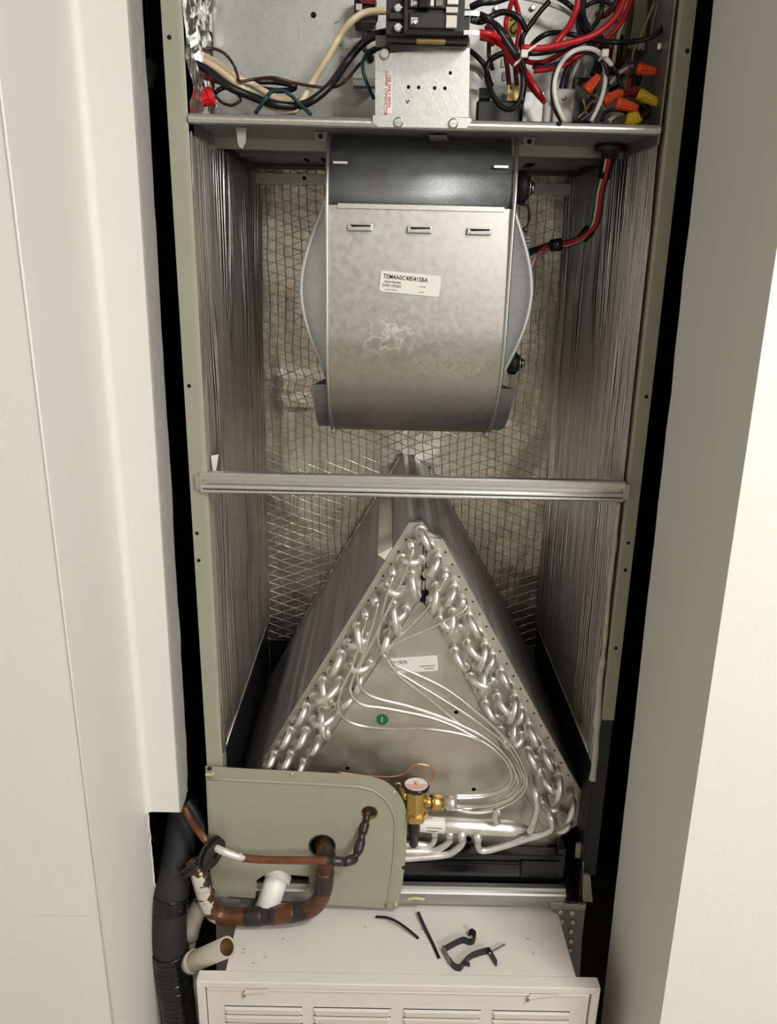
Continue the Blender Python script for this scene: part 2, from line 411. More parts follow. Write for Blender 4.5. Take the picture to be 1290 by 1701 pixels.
# hall shell behind the camera
mb = MB(); mb.box((-1.7, -4.22, 0), (1.7, -4.2, ZC)); struct('wall_hall_front', mb, 'wall_paint', 'off-white hall wall facing the closet')
mb = MB(); mb.box((-1.72, -4.22, 0), (-1.7, YW+.03, ZC)); struct('wall_hall_left', mb, 'wall_paint', 'off-white hall side wall')
mb = MB(); mb.box((1.7, -4.22, 0), (1.72, YW+.03, ZC)); struct('wall_hall_right', mb, 'wall_paint', 'off-white hall side wall')
mb = MB(); mb.box((-1.72, -4.22, -.03), (1.72, .62, 0)); struct('floor', mb, 'floor_wood', 'brown wood floor of the hall and closet')
mb = MB(); mb.box((-1.72, -4.22, ZC), (1.72, .62, ZC+.03)); struct('ceiling', mb, 'ceiling_paint', 'white hall ceiling')
# lamp housing
(x_, y_, z_) = LAMPS[1][0]
t = thing('ceiling_lamp', 'round white flush ceiling lamp in the hall near the closet', 'lamp', (x_, y_, ZC))
mb = MB(); mb.tube([(x_, y_, ZC), (x_, y_, z_+.012)], [.19, .18], 32); obj('housing', mb, 'pvc_white', t)
(x_, y_, z_) = LAMPS[0][0]
t = thing('spot_lamp', 'large tilted round lamp on a stem at the far end of the hall', 'lamp', (x_, y_, ZC))
dv = Vector((.33, -.78, .53)).normalized(); c_ = Vector((x_, y_, z_))+dv*.012
mb = MB(); mb.tube([c_, c_+dv*.05], [.37, .15], 32); obj('shade', mb, 'pvc_white', t)
mb = MB(); mb.tube([c_+dv*.05, (x_+.01, y_-.04, ZC)], .012, 10); obj('stem', mb, 'pvc_white', t)

# ================================================================== CABINET
W = .2985; LX = .279; YB = .469
ZS0, ZS1 = at(700, 213.5, 0).z, at(700, 197.5, 0).z      # shelf lip
ZTOP = 1.98
cab = thing('air_handler_cabinet', 'olive grey air handler cabinet with foil lined inside standing in the closet', 'air handler', (0, .25, .462))
def post(sgn, z0, z1):
    x0, x1, x2 = sgn*W, sgn*(W-(.0185 if sgn < 0 else .0155)), sgn*(W-(.023 if sgn < 0 else .0185))
    mb = MB()
    mb.prism([(x0, .0), (x1, .0), (x1-sgn*.003, .003), (x2, .004), (x2, .03), (x2+sgn*.001, .03), (x1, .006), (x0-sgn*.001, .004), (x0-sgn*.001, .50), (x0, .50)], 'z', z0, z1)
    return mb
obj('corner_post', post(-1, .47, ZTOP), 'olive_paint', cab)
def rack(mb):
    """the right side of the cabinet leans a little outwards towards its foot"""
    for v in mb.v: v.x += (1.74-v.z)*.0149
    return mb
obj('corner_post', rack(post(1, at(1000, 1196, 0).z, ZTOP)), 'olive_paint', cab)
zp = at(1000, 1196, 0).z
mb = MB(); mb.prism([(W, .003), (W-.020, .003), (W-.020, .02), (W-.001, .02), (W-.001, .5), (W, .5)], 'z', .53, zp)
obj('side_strip', rack(mb), 'black_rubber', cab, 'black lower strip of the right corner post')
mb = MB(); mb.hexa([at(968, 1433, .003), at(978, 1433, .003), at(984, 1499, .003), at(968, 1497, .003)], [at(968, 1433, .003)+Vector((0, .02, 0)), at(978, 1433, .003)+Vector((0, .02, 0)), at(984, 1499, .003)+Vector((0, .02, 0)), at(968, 1497, .003)+Vector((0, .02, 0))])
obj('corner_foot', mb, 'olive_paint', cab)
mb = MB(); mb.hexa([at(957, 1402, .02), at(971, 1402, .02), at(970, 1425, .02), at(955, 1425, .02)], [p+Vector((0, .004, 0)) for p in (at(957, 1402, .02), at(971, 1402, .02), at(970, 1425, .02), at(955, 1425, .02))])
obj('latch_tab', mb, 'olive_paint', cab)
for (x, y) in ((281, 62), (314, 641), (327, 886), (330, 931), (1141, 85), (1073, 659), (1043.5, 902), (1038, 947), (1022.5, 1076.5)):
    c = at(x, y, 0); mb = MB(); mb.cyl(c+Vector((0, -.0004, 0)), c+Vector((0, .002, 0)), .0026, 12)
    obj('screw_hole', mb, 'black_void', cab, 'small dark screw hole')
# back panel and liners
mb = MB(); mb.box((-W, .497, .46), (W, .5, ZTOP)); obj('back_panel', mb, 'galv', cab)
def wr(x, z, s, sc=1.): return s*(noise.noise((x*7*sc, z*5*sc, 1.7))+.5*noise.noise((x*19*sc, z*15*sc, 4.2)))
def pillow(x, z):
    v = .0045*wr(x, z, 1)
    # quilted creases near the left foot and around the coil peak
    for (cx, cz, rx, rz, a) in ((-.20, 1.245, .05, .012, -.008), (-.20, 1.20, .05, .012, -.009), (-.235, 1.22, .012, .05, -.006), (.015, 1.12, .05, .05, .010), (-.05, 1.19, .07, .02, -.006), (.08, 1.18, .06, .02, -.006)):
        v += a*math.exp(-((x-cx)/rx)**2-((z-cz)/rz)**2)
    return v
mb = MB(); mb.grid(lambda u, v: (-LX+(2*LX+.012)*u, YB+pillow(-LX+2*LX*u, .5+1.11*v), .5+1.11*v), 70, 130, flip=True)
obj('foil_liner', mb, 'foil_back', cab, 'foil faced insulation on the back wall')
def side_fn(sgn, z0, z1):
    def fn(u, v):
        y = .006+(YB+.003-.006)*u; z = z0+(z1-z0)*v
        d = .0016*math.sin(y*2*math.pi/.0125+noise.noise((y*20, z*2, sgn))*1.5)*(.3+.7*min(1, max(0, u*3)))
        d += .006*wr(y*1.5, z*.45, 1)+.008*math.exp(-((u-.97)/.05)**2)
        return (sgn*(LX-.003-abs(.2*d)-d*.8*0-max(0, d)*.7), y, z)
    return fn
mb = MB(); mb.grid(side_fn(-1, .742, 1.605), 150, 40, flip=False); obj('foil_liner', mb, 'foil_side', cab, 'ribbed foil insulation on the left side')
mb = MB(); mb.grid(side_fn(1, .742, 1.605), 150, 40, flip=True); obj('foil_liner', rack(mb), 'foil_side', cab, 'ribbed foil insulation on the right side')
for sg in (-1, 1):
    mb = MB(); mb.box((sg*.276, .006, .47), (sg*.279, YB, .742)); mb = rack(mb) if sg > 0 else mb; obj('lower_baffle', mb, 'black_plastic', cab, 'dark lower side baffle')
    mb = MB(); mb.tube([(sg*.2755, .008, .742), (sg*.2755, YB-.02, .738)], .0016, 6); mb = rack(mb) if sg > 0 else mb; obj('baffle_edge', mb, 'galv_bright', cab, 'thin bright sheet edge')
mb = MB(); mb.box((-.27, YB-.012, .47), (.27, YB-.009, .70)); obj('rear_baffle', mb, 'black_plastic', cab, 'dark lower rear baffle')
pts = [at(x+1, y, .004)-Vector((.002, 0, 0)) for x, y in ((1029, 835), (1024, 880), (1019, 930), (1013, 980), (1008, 1040), (1003, 1090), (997, 1130), (995, 1165), (992, 1210), (989, 1260), (985, 1295))]
pp = smooth_path(pts, 5)
mb = MB(); mb.tube(pp, [.0028+.0030*max(0, noise.noise((i*.35, 5, 5)))+.0018*(i > 25) for i in range(len(pp))], 7); obj('insulation_edge', mb, 'fibreglass', cab, 'torn pale fibreglass edge')
mb = MB(); mb.hexa([at(a, b, .02) for a, b in ((350, 757), (363, 755), (358, 788), (354, 788))], [at(a, b, .023) for a, b in ((350, 757), (363, 755), (358, 788), (354, 788))]); obj('paper_tab', mb, 'label_white', cab, 'white torn paper tab')
# shelf (blower deck), its lip, flange rails at the back
mb = MB(); R = .004
mb.prism([(0, ZS0+R), (R*.3, ZS0+R*.3), (R, ZS0), (.012, ZS0), (.012, ZS0+.0035), (YB, ZS0+.0035), (YB, ZS0+.006), (.01, ZS0+.006), (.003, ZS0+.006), (.003, ZS1-.002), (.02, ZS1-.002), (.02, ZS1), (R, ZS1), (R*.3, ZS1-R*.3), (0, ZS1-R)], 'x', -.2745, .2755)
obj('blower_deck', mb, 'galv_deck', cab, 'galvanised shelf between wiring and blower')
lip = MB(); lip.prism([(-.0012, ZS0+R), (R*.2, ZS0+R*.2), (R, ZS0-.0005), (R, ZS1+.0005), (R*.2, ZS1-R*.2), (-.0012, ZS1-R)], 'x', -.2745, .2755)
obj('front_lip', lip, 'galv_bright', cab, 'pale galvanised front lip of the shelf')
c = at(928, 205.5, 0); mb = MB(); mb.cyl(c+Vector((0, -.0018, 0)), c+Vector((0, .002, 0)), .003, 12); obj('screw_hole', mb, 'black_void', cab)
for (a, b_, ya, yb_) in ((424, 541, 287, 303), (876, 957, 304, 321)):
    x0 = at(a, ya, YB-.02).x; x1 = at(b_, ya, YB-.02).x; zt = at(a, ya, YB-.02).z; zb = at(a, yb_, YB-.02).z
    mb = MB(); mb.box((x0, YB-.022, zb), (x1, YB-.019, zt)); mb.box((x0, YB-.022, zb-.001), (x1, YB-.005, zb+.001)); obj('flange_rail', mb, 'galv_bright', cab, bevel=.0006)
    mb = MB(); mb.box((x0, .30, ZS0-.002), (x1, .302, ZS0+.003)); obj('deck_ridge', mb, 'galv_deck', cab)
for (x, y, Y) in ((505, 296, YB-.0225),):
    c = at(x, y, Y); mb = MB(); mb.cyl(c, c+Vector((0, .002, 0)), .0035, 12); obj('screw_hole', mb, 'black_void', cab)
for (x, y) in ((508, 250), (537, 278), (877, 263), (881, 300)):
    c = at(x, y, .36); mb = MB(); mb.box((c.x-.003, .345, ZS0+.002), (c.x+.003, .39, ZS0+.0034)); obj('deck_slot', mb, 'black_void', cab, 'narrow dark slot in the shelf underside')
mb = MB(); a = at(400, 213, .03); mb.prism([(a.x-.006, ZS0), (a.x+.006, ZS0), (a.x+.0055, ZS0-.015), (a.x+.001, ZS0-.023), (a.x-.004, ZS0-.019)], 'y', .03, .0325); obj('hanging_tab', mb, 'galv_bright', cab)
# cross rail with its ribs
za, zb_ = at(690, 791, 0).z, at(690, 826.5, 0).z; h = za-zb_
pr = [(-.002, za-.001), (-.004, za-.003), (-.004, za-h*.33), (.003, za-h*.40), (.003, za-h*.55), (-.003, za-h*.60), (-.005, za-h*.68), (-.003, za-h*.76), (.004, za-h*.78), (.004, za-h*.80), (-.003, za-h*.82), (-.0055, za-h*.90), (-.003, za-h*.98), (.002, zb_), (.03, zb_), (.03, zb_+.002), (.006, zb_+.003), (.006, za-.003), (.005, za)]
mb = MB(); mb.prism(pr, 'x', -.2835, .2845); obj('cross_rail', mb, 'galv_bright', cab)
for sx in (-.2865, .2875):
    mb = MB(); mb.box((sx-.005, -.0035, za-h*.85), (sx+.005, .006, za-.004)); obj('rail_bracket', mb, 'galv', cab, bevel=.001)
# bottom rail
z3, z4 = at(820, 1478, 0).z, at(820, 1509, 0).z; h = z3-z4
pr = [(.014, z3), (.005, z3), (.003, z3-.12*h), (-.0005, z3-.17*h), (-.0025, z3-.23*h), (-.0025, z3-.30*h), (-.0005, z3-.35*h), (.001, z3-.37*h), (.0015, z3-.62*h), (.005, z3-.66*h), (.007, z4), (.02, z4), (.02, z4+.002), (.014, z3-h*.5)]
mb = MB(); mb.prism(pr, 'x', -.2835, .272); obj('bottom_rail', mb, 'galv', cab)
mb = MB(); mb.box((-.2835, .012, z4), (.2835, .469, z4+.004)); obj('base_pan', mb, 'galv', cab)
mb = MB(); mb.tube(smooth_path([at(x, y, -.006) for x, y in ((676, 1494), (690, 1492), (705, 1494))], 3), .0022, 6); obj('sealant_dab', mb, 'glue_yellow', cab, 'pale yellow sealant smear')
# electrical compartment back sheets
YE = .145
holes = []
mb = plate([(-.276, ZS1), (-.115, ZS1), (-.115, at(517, 38, YE).z), (-.108, at(517, 34, YE).z), (-.106, at(524, 26, YE).z), (-.108, at(524, 18, YE).z), (-.115, at(517, 13, YE).z), (-.115, ZTOP), (-.276, ZTOP)],
           [circ(*[at(522, 26, YE).x-.001, at(522, 26, YE).z], .0032, 14)], YE-.0025, .0015)
obj('control_panel', mb, 'galv', cab, 'grey galvanised sheet on the left of the wiring bay')
c = at(522, 26, YE); mb = MB(); mb.tube([c+Vector((-.001, -.003, 0)), c+Vector((-.001, .001, 0))], [.0036, .0036], 14); obj('rivet', mb, 'black_void', cab)
mb = MB(); mb.box((-.276, YE, ZS1-.02), (.276, YE+.0015, ZTOP)); obj('bay_back', mb, 'galv', cab, 'galvanised back sheet of the wiring bay')
for (x, y) in ((569, 100), (567, 129), (567, 69), (838, 127), (837, 163), (836, 105)):
    c = at(x, y, YE); mb = MB()
    mb.prism([(c.x-.003, c.z-.005), (c.x+.001, c.z-.005), (c.x+.004, c.z), (c.x+.001, c.z+.005), (c.x-.003, c.z+.005)], 'y', YE-.003, YE-.0002); obj('punched_tab', mb, 'galv_deck', cab)
for (x, y) in ((824, 14), (885, 36), (885, 13), (594, 35)):
    c = at(x, y, YE-.004); obj('screw', screw_mb(c, .0035, .003), 'screw_steel', cab)
mb = MB(); mb.box((.2745, .004, ZS1-.02), (.2765, YE, ZTOP)); obj('bay_side', mb, 'galv_deck', cab)
mb = MB(); mb.box((-.2775, .004, ZS1-.02), (-.2755, YE, ZTOP)); obj('bay_side', mb, 'galv_deck', cab)
# crumpled foil tape on the left inner side
def crum(u, v):
    y = .002+.135*u; z = ZS1+(ZTOP-ZS1)*v
    return (-.2750+.013*abs(noise.noise((y*40, z*16, 3)))+.010*abs(noise.noise((y*90, z*30, 9))), y, z)
mb = MB(); mb.grid(crum, 26, 60, smooth=False); obj('foil_tape', mb, 'foil_tape', cab, 'crumpled silver foil tape')
c = at(1123, 78, .03); mb = MB(); mb.tube([(.2745, .03, c.z), (.268, .03, c.z)], .0055, 6); obj('bay_screw', mb, 'screw_steel', cab)

# ================================================================== ELECTRICAL: mounting plate + breaker
t = thing('breaker_plate', 'scratched galvanised breaker mounting plate with red warning strip', 'bracket', at(700, 200, -.002))
YP = -.0015
outer = xz(((623, 195), (623, 90), (780, 80), (778, 195)), .004)
hs = []
for (x, y) in ((678, 145), (695, 145.5), (721.5, 146.5), (738.5, 147), (747.5, 121.5), (677, 169)):
    c = at(x, y, .004); hs.append(circ(c.x, c.z, .0021, 10))
obj('face', plate(outer, hs, .003, .0015), 'galv_plate', t)
mb = MB(); mb.box((outer[0][0]+.003, .0046, ZS1), (outer[2][0]-.003, .0049, outer[1][1])); obj('dark_backing', mb, 'black_void', t)
mb = MB(); mb.prism([(.003, outer[2][1]), (.010, outer[2][1]+.012), (.05, outer[2][1]+.014), (.05, outer[2][1]+.0125), (.010, outer[2][1]+.0105), (.0045, outer[2][1]-.001)], 'x', outer[1][0], outer[2][0]); obj('bent_top', mb, 'galv', t)
mb = MB(); fl = xz(((619, 191.5), (779, 196), (784, 199), (774, 213), (628, 211), (619, 204)), -.004); mb.prism(fl, 'y', -.0045, -.002); obj('flange', mb, 'galv_plate', t)
for (x, y) in ((661.5, 203.5), (752.5, 205.5)):
    c = at(x, y, -.0045); mb = screw_mb(c, .0058, .0035, 12); mb.box((c.x-.0045, c.y-.0042, c.z-.0006), (c.x+.0045, c.y-.0032, c.z+.0006)); obj('screw', mb, 'screw_steel', t)
c = at(639, 90, .003); mb = screw_mb(c, .0062, .005, 12); obj('ground_screw', mb, 'screw_steel', t)
q = [at(a, b, .0026) for a, b in ((638, 117), (651, 117), (651, 188), (637.5, 188))]
mb = MB(); mb.hexa(q, [p+Vector((0, .0006, 0)) for p in q]); lab = obj('warning_strip', mb, 'label_white', t, 'white strip with red print')
dn = Vector((0, 0, -1)); rt = Vector((1, 0, 0))
for body, x, fs_ in (('USE ONLY WITH', 645.0, .0047), ('COPPER CONDUCTORS', 639.6, .0047)):
    o = at(x, 125 if body[0] == 'U' else 117.5, .0026)
    obj('printing', text_mb(body, o, dn*fs_*.93, rt*fs_, (0, -.0006, 0)), 'label_red', lab)
for (a, b_) in (((664, 142), (688, 190)), ((698, 122), (732, 192)), ((738, 112), (748, 132)), ((736, 135), (755, 166)), ((722, 128), (748, 190)), ((750, 145), (765, 185))):
    mb = MB(); mb.strip([at(*a, .0028), at(*b_, .0028)], (1, 0, .3), .0008, .0003); obj('scratch', mb, 'aluminium', t)

t = thing('circuit_breaker', 'black two pole circuit breaker with white terminal tags above the plate', 'breaker', at(700, 70, -.01))
YF = -.045
def pb(x0, y0, x1, y1, Yf, Yb):
    a = at(x0, y0, Yf); b = at(x1, y1, Yf); return (a.x, Yf, b.z), (b.x, Yb, a.z)
mb = MB(); mb.box(*pb(672, -30, 770, 54, YF, .01)); obj('body', mb, 'black_plastic', t, bevel=.0012)
mb = MB(); mb.box(*pb(680, 19, 756, 48, YF-.004, YF)); obj('pole', mb, 'black_plastic', t, bevel=.001)
mb = MB(); mb.box(*pb(680, -25, 756, 15, YF-.004, YF)); obj('pole', mb, 'black_plastic', t, bevel=.001)
mb = MB(); mb.box(*pb(698, -20, 714, 12, YF-.014, YF)); obj('toggle', mb, 'black_gloss', t, bevel=.001)
mb = MB(); mb.box(*pb(642, -30, 672, 58, YF+.012, .01)); obj('line_terminal', mb, 'black_plastic', t, bevel=.001)
mb = MB(); mb.box(*pb(646, 20, 672, 32, YF+.006, .0)); obj('terminal_step', mb, 'black_plastic', t, bevel=.001)
mb = MB(); mb.box(*pb(640, 57, 779, 69, YF+.02, .03)); obj('mounting_base', mb, 'black_plastic', t, bevel=.001)
mb = MB(); mb.box(*pb(648, 69, 776, 78, YF+.035, .04)); obj('mounting_clip', mb, 'black_gloss', t, bevel=.001)
mb = MB(); mb.box(*pb(692, 64, 740, 69, YF+.0195, .0)); obj('brass_strip', mb, 'brass', t, 'dull brass strip')
for (x, y) in ((661, 14), (661, 46)):
    c = at(x, y, YF+.008); mb = screw_mb(c, .0046, .004, 14); mb.box((c.x-.004, c.y-.0045, c.z-.0007), (c.x+.0045, c.y-.0038, c.z+.0007)); obj('terminal_screw', mb, 'galv', t)
for body, (x0, y0, x1, y1) in (('L2', (683, 29, 693.5, 40)), ('L1', (683, -2, 692.5, 10))):
    a, b = pb(x0, y0, x1, y1, YF-.0047, YF-.004); mb = MB(); mb.box(a, b); lb = obj('pole_tag', mb, 'label_white', t, 'white tag')
    o = Vector((b[0]-(b[0]-a[0])*.80, YF-.0047, b[2]-(b[2]-a[2])*.12)); obj('printing', text_mb(body, o, (0, 0, -.0068), (.0078, 0, 0), (0, -.0003, 0)), 'label_black', lb)
for (x0, y0, x1, y1, m_) in ((741, 25, 758, 46, 'clear_nylon'), (741, 11, 760, 21, 'clear_nylon'), (743, -4, 761, 7, 'label_white'), (715, -8, 720, 10, 'label_white'), (724, -8, 735, 10, 'label_grey')):
    mb = MB(); mb.box(*pb(x0, y0, x1, y1, YF-.0075, YF-.003)); obj('rating_tab', mb, m_, t, 'pale rating tab', bevel=.0006)
mb = MB(); mb.box(*pb(767, 14, 779, 58, YF+.01, .0)); obj('load_block', mb, 'black_plastic', t, bevel=.001)
for y in (22, 54):
    mb = MB(); a = at(770, y, YF+.008); mb.strip([a, at(783, y, YF+.008), at(796, y+1, YF+.01)], (0, 0, 1), .0045, .001); obj('spade_lug', mb, 'galv', t)
for (x, y) in ((650, 14), (766, 20)):
    mb = MB(); a = at(785, y+10, YF+.012)
mb = MB(); mb.box(*pb(782, 24, 793, 36, YF+.012, YF+.02)); obj('lug_cover', mb, 'black_plastic', t, bevel=.001)

# bracket strip, relay, and other bits in the bay
t = thing('sheet_bracket', 'small galvanised bracket strip left of the breaker plate', 'bracket', at(604, 140, .11))
mb = MB(); a, b = pb(586, 63, 624, 131, .12, .122); mb.box(a, b); obj('upright', mb, 'galv', t)
mb = MB(); a, b = pb(586, 132, 624, 143, .115, .135); mb.box(a, b); obj('lower_fold', mb, 'galv', t)
c = at(615, 97, .119); obj('screw', screw_mb(c, .005, .003), 'black_gloss', t)
mb = MB(); mb.tube(smooth_path([at(x, y, .10) for x, y in ((622, 51), (608, 51), (605, 60), (605, 80), (608, 85), (615, 86))], 5), .003, 8); tag(obj('plastic_clip', mb, 'black_plastic'), 'black plastic wire clip loop left of the breaker', 'clip')
t = thing('heater_relay', 'black relay with red leads behind the cream cable near the top', 'relay', at(606, 42, .12))
mb = MB(); mb.box(*pb(588, -12, 624, 40, .105, .14)); obj('body', mb, 'black_plastic', t, bevel=.002)
mb = MB(); mb.box(*pb(591, 6, 601, 17, .099, .105)); obj('terminal', mb, 'screw_steel', t)
mb = MB(); mb.cyl(at(612, 28, .104), at(612, 28, .13), .012, 16); obj('cap', mb, 'black_gloss', t)
mb = MB(); mb.hexa([at(a, b, .098) for a, b in ((593, -4), (622, -8), (626, 8), (600, 5))], [at(a, b, .103) for a, b in ((593, -4), (622, -8), (626, 8), (600, 5))]); obj('red_cap', mb, 'wire_darkred', t, 'dark red lead cover')
t = thing('limit_switch_block', 'black box low behind the black wire loop right of the breaker plate', 'switch', at(825, 198, .1))
mb = MB(); mb.box(*pb(793, 166, 862, 205, .085, .14)); obj('body', mb, 'black_plastic', t, bevel=.002)
mb = MB(); mb.box(*pb(795, 145, 815, 166, .10, .14)); obj('step', mb, 'black_plastic', t, bevel=.002)
mb = MB(); mb.box(*pb(776, 148, 793, 200, .09, .14)); obj('side_plate', mb, 'galv', t)
t = thing('terminal_pair', 'two gold spade terminals below the red wires', 'terminal', at(850, 165, .11))
for x in (847, 857):
    mb = MB(); mb.box(*pb(x-3, 138, x+3, 167, .105, .11)); obj('spade', mb, 'brass', t)
t = thing('transformer', 'beige upright transformer at the right side of the wiring bay', 'transformer', at(1060, 80, .1))
mb = MB(); mb.box(*pb(1045, -25, 1074, 82, .10, .14)); obj('core', mb, 'beige_plastic', t, bevel=.001)
mb = MB(); mb.box(*pb(1062, 62, 1070, 84, .097, .10)); obj('mounting_ear', mb, 'galv', t)
c = at(1064, 83, .0965); mb = MB(); mb.cyl(c, c+Vector((0, .001, 0)), .0015, 8); obj('ear_hole', mb, 'black_void', t)
mb = MB(); mb.hexa([at(a, b, .09) for a, b in ((1076, -10), (1098, -10), (1090, 60), (1072, 92))], [at(a, b, .13) for a, b in ((1076, -10), (1098, -10), (1090, 60), (1072, 92))]); tag(obj('cable_gland', mb, 'black_plastic'), 'black wedge shaped plastic cover right of the beige transformer', 'cover')
t = thing('warning_sticker', 'yellow sticker with black symbol behind red wires', 'sticker', at(852, 60, .143))
mb = MB(); mb.box(*pb(844, 28, 862, 60, .1425, .144)); obj('sheet', mb, 'foam_yellow', t)
mb = MB(); mb.tube(smooth_path([at(x, y, .142) for x, y in ((848, 34), (853, 30), (857, 36), (851, 42), (847, 50), (853, 56), (858, 50))], 4), .0012, 5); obj('symbol', mb, 'label_black', t)
t = thing('wire_connector', 'translucent white plug connector with red mark inside the white wire loop', 'connector', at(935, 198, .08))
mb = MB(); mb.box(*pb(921, 146, 951, 205, .075, .10)); obj('shell', mb, 'clear_nylon', t, bevel=.002)
mb = MB(); mb.tube(smooth_path([at(x, y, .0745) for x, y in ((939.5, 160), (939.5, 164), (936, 166), (932.5, 163.5))], 4), .0007, 5); obj('red_mark', mb, 'label_red', t)
mb = MB(); mb.tube(smooth_path([at(x, y, .06) for x, y in ((902, 160), (906, 172), (908, 185), (906, 205))], 4), [.003]*6+[.005]*7, 8); tag(obj('crimp_connector', mb, 'clear_nylon'), 'pale nylon crimp at the end of the red wire bundle', 'connector')
mb = MB(); mb.box(*pb(869, 150, 902, 205, .10, .13)); tag(obj('heater_housing', mb, 'galv', bevel=.002), 'shiny sheet metal housing between red wires and white connector', 'housing')
mb = MB(); mb.box(*pb(953, 128, 984, 205, .115, .14)); tag(obj('dark_module', mb, 'black_plastic', bevel=.002), 'dark grey module box behind the wire loop', 'module')

# ---- wires: each one its own thing
def wire(pts, Y, r, m, label, name='wire', cat='wire', dy=None):
    grp = 'thick power cables in the wiring bay' if cat == 'cable' else 'loose wires in the wiring bay'
    k = len(pts); P = []
    for i, (x, y) in enumerate(pts):
        yy = Y if dy is None else Y+(dy-Y)*i/(k-1)
        P.append(at(x, y, yy+.004*math.sin(i*1.7+x*.05)))
    mb = MB(); mb.tube(smooth_path(P, 6), r, 8)
    return tag(obj(name, mb, 'wire_'+m), label, cat, grp)
wire(((313, 91), (350, 108), (385, 133), (410, 152), (430, 166), (462, 179), (486, 185), (499, 172), (520, 135), (545, 95), (563, 62), (583, 36), (607, 21), (644, 18)), .05, .0042, 'cream', 'thick cream cable rising to the upper breaker terminal', 'power_cable', 'cable')
wire(((326, 88), (355, 102), (390, 127), (420, 141), (447, 157), (470, 166), (497, 167)), .07, .0042, 'cream', 'thick cream cable lying behind the other cream one, ending at the shelf', 'power_cable', 'cable')
wire(((437, 173), (455, 182), (475, 187), (492, 185), (498, 178)), .035, .0018, 'cream', 'thin cream wire sagging under the black cable at the shelf', 'wire')
wire(((317, 103), (345, 117), (380, 144), (420, 161), (455, 173), (490, 176), (518, 167), (548, 142), (574, 105), (602, 72), (625, 58), (648, 53)), .03, .0047, 'black', 'thick black cable sweeping up to the lower breaker terminal', 'power_cable', 'cable')
wire(((408, 139), (430, 136), (455, 136), (480, 140), (490, 145), (478, 150), (450, 150), (430, 146)), .09, .0034, 'black', 'black wire folded in a flat loop behind the cream cables')
wire(((315, 88), (335, 83), (355, 81), (374, 90), (388, 108), (394, 124), (399, 135), (425, 131), (455, 129), (490, 138), (525, 144), (552, 145), (572, 136), (596, 108), (615, 90), (632, 80), (643, 80), (648, 88), (643, 97), (634, 96)), .045, .0018, 'brown', 'thin brown wire hooked around the plate screw')
wire(((424, 188), (440, 166), (450, 153), (466, 150), (480, 156), (497, 172), (516, 190)), .022, .0023, 'teal', 'dark green wire arching over the black cable')
wire(((640, 76), (620, 81), (606, 94), (602, 110), (607, 132), (621, 165)), .03, .0022, 'teal', 'dark green wire hanging from the plate screw')
wire(((336, 38), (343, 52), (350, 57), (351.5, 75), (351, 96)), .10, .0022, 'black', 'thin black wire kinked downward at the foil tape')
wire(((344, 54), (341, 64), (335, 72), (333, 84)), .10, .0018, 'black', 'short black wire curving left at the foil tape')
wire(((358, 160), (370, 171), (385, 175), (398, 168), (399, 162), (393, 155)), .06, .0018, 'brown', 'dark brown wire looping under the red wire nut')
wire(((357, 154), (368, 147), (382, 145), (398, 150)), .055, .0028, 'black', 'short black lead leaving the large red wire nut')
wire(((326, 122), (345, 126), (360, 128), (367, 122)), .08, .0055, 'darkred', 'dark red lead behind the black cable at the left')
wire(((347, 130), (354, 140), (353, 152)), .08, .002, 'darkred', 'short dark red lead above the large red wire nut')
# right of the breaker
wire(((796, 24), (812, 32), (828, 50), (845, 76), (860, 98), (868, 125), (866, 158), (853, 179), (836, 179), (818, 158), (808, 125), (814, 100), (840, 86)), -.01, .0033, 'black', 'black wire from the upper lug making a long hanging loop', dy=.05)
wire(((798, 30), (822, 40), (842, 62), (856, 88), (868, 108), (870, 140), (866, 170)), .02, .0033, 'black', 'black wire running just behind the hanging loop')
wire(((795, 54), (815, 57), (836, 70), (850, 96), (868, 112), (884, 138), (898, 160), (904, 168)), -.01, .0033, 'red', 'bright red wire from the lower lug down to the crimp', dy=.05)
wire(((797, 62), (818, 67), (836, 78), (846, 98), (868, 122), (886, 146), (902, 168)), .01, .0033, 'red', 'second red wire just below the bright one from the lower lug', dy=.055)
wire(((872, 132), (884, 148), (896, 162), (904, 170)), .062, .003, 'red', 'short red wire joining the crimp from the left')
wire(((838, 85), (842, 110), (845, 140)), .09, .003, 'darkred', 'dark red wire going straight down to a gold terminal')
wire(((852, 92), (856, 118), (858, 142)), .09, .003, 'darkred', 'dark red wire beside it going down to the other gold terminal')
wire(((852, -5), (846, 15), (840, 36), (841, 55), (846, 78)), .08, .003, 'red', 'red wire forming the left side of a narrow peak at the top')
wire(((853, -5), (860, 18), (863, 40), (861, 60), (857, 84)), .085, .003, 'red', 'red wire forming the right side of a narrow peak at the top')
wire(((961, -5), (956, 18), (946, 42), (932, 60), (918, 76)), .02, .0036, 'red', 'red wire slanting down to the left at the top centre right')
wire(((1037, -5), (1026, 22), (1004, 46), (976, 62), (940, 72), (900, 80), (866, 79)), .01, .0036, 'red', 'long red wire crossing from the top right to the zip tie')
wire(((1050, -5), (1040, 20), (1028, 42), (1010, 62), (990, 76)), .05, .003, 'red', 'red wire behind the long crossing one at the right')
wire(((866, 99), (884, 104), (902, 103), (918, 97), (934, 86), (950, 76)), .06, .003, 'red', 'dull red wire sagging right of the zip tie')
wire(((886, 118), (912, 115), (940, 106), (962, 92), (984, 82)), .045, .003, 'red', 'red wire sagging lowest towards the white loop')
wire(((884, 112), (908, 110), (936, 101), (958, 88)), .05, .0022, 'black', 'thin black wire lying on the lowest sagging red wire')
wire(((912, 2), (896, 20), (880, 42), (868, 62), (866, 84)), .08, .003, 'black', 'black wire slanting from the top down to the zip tie')
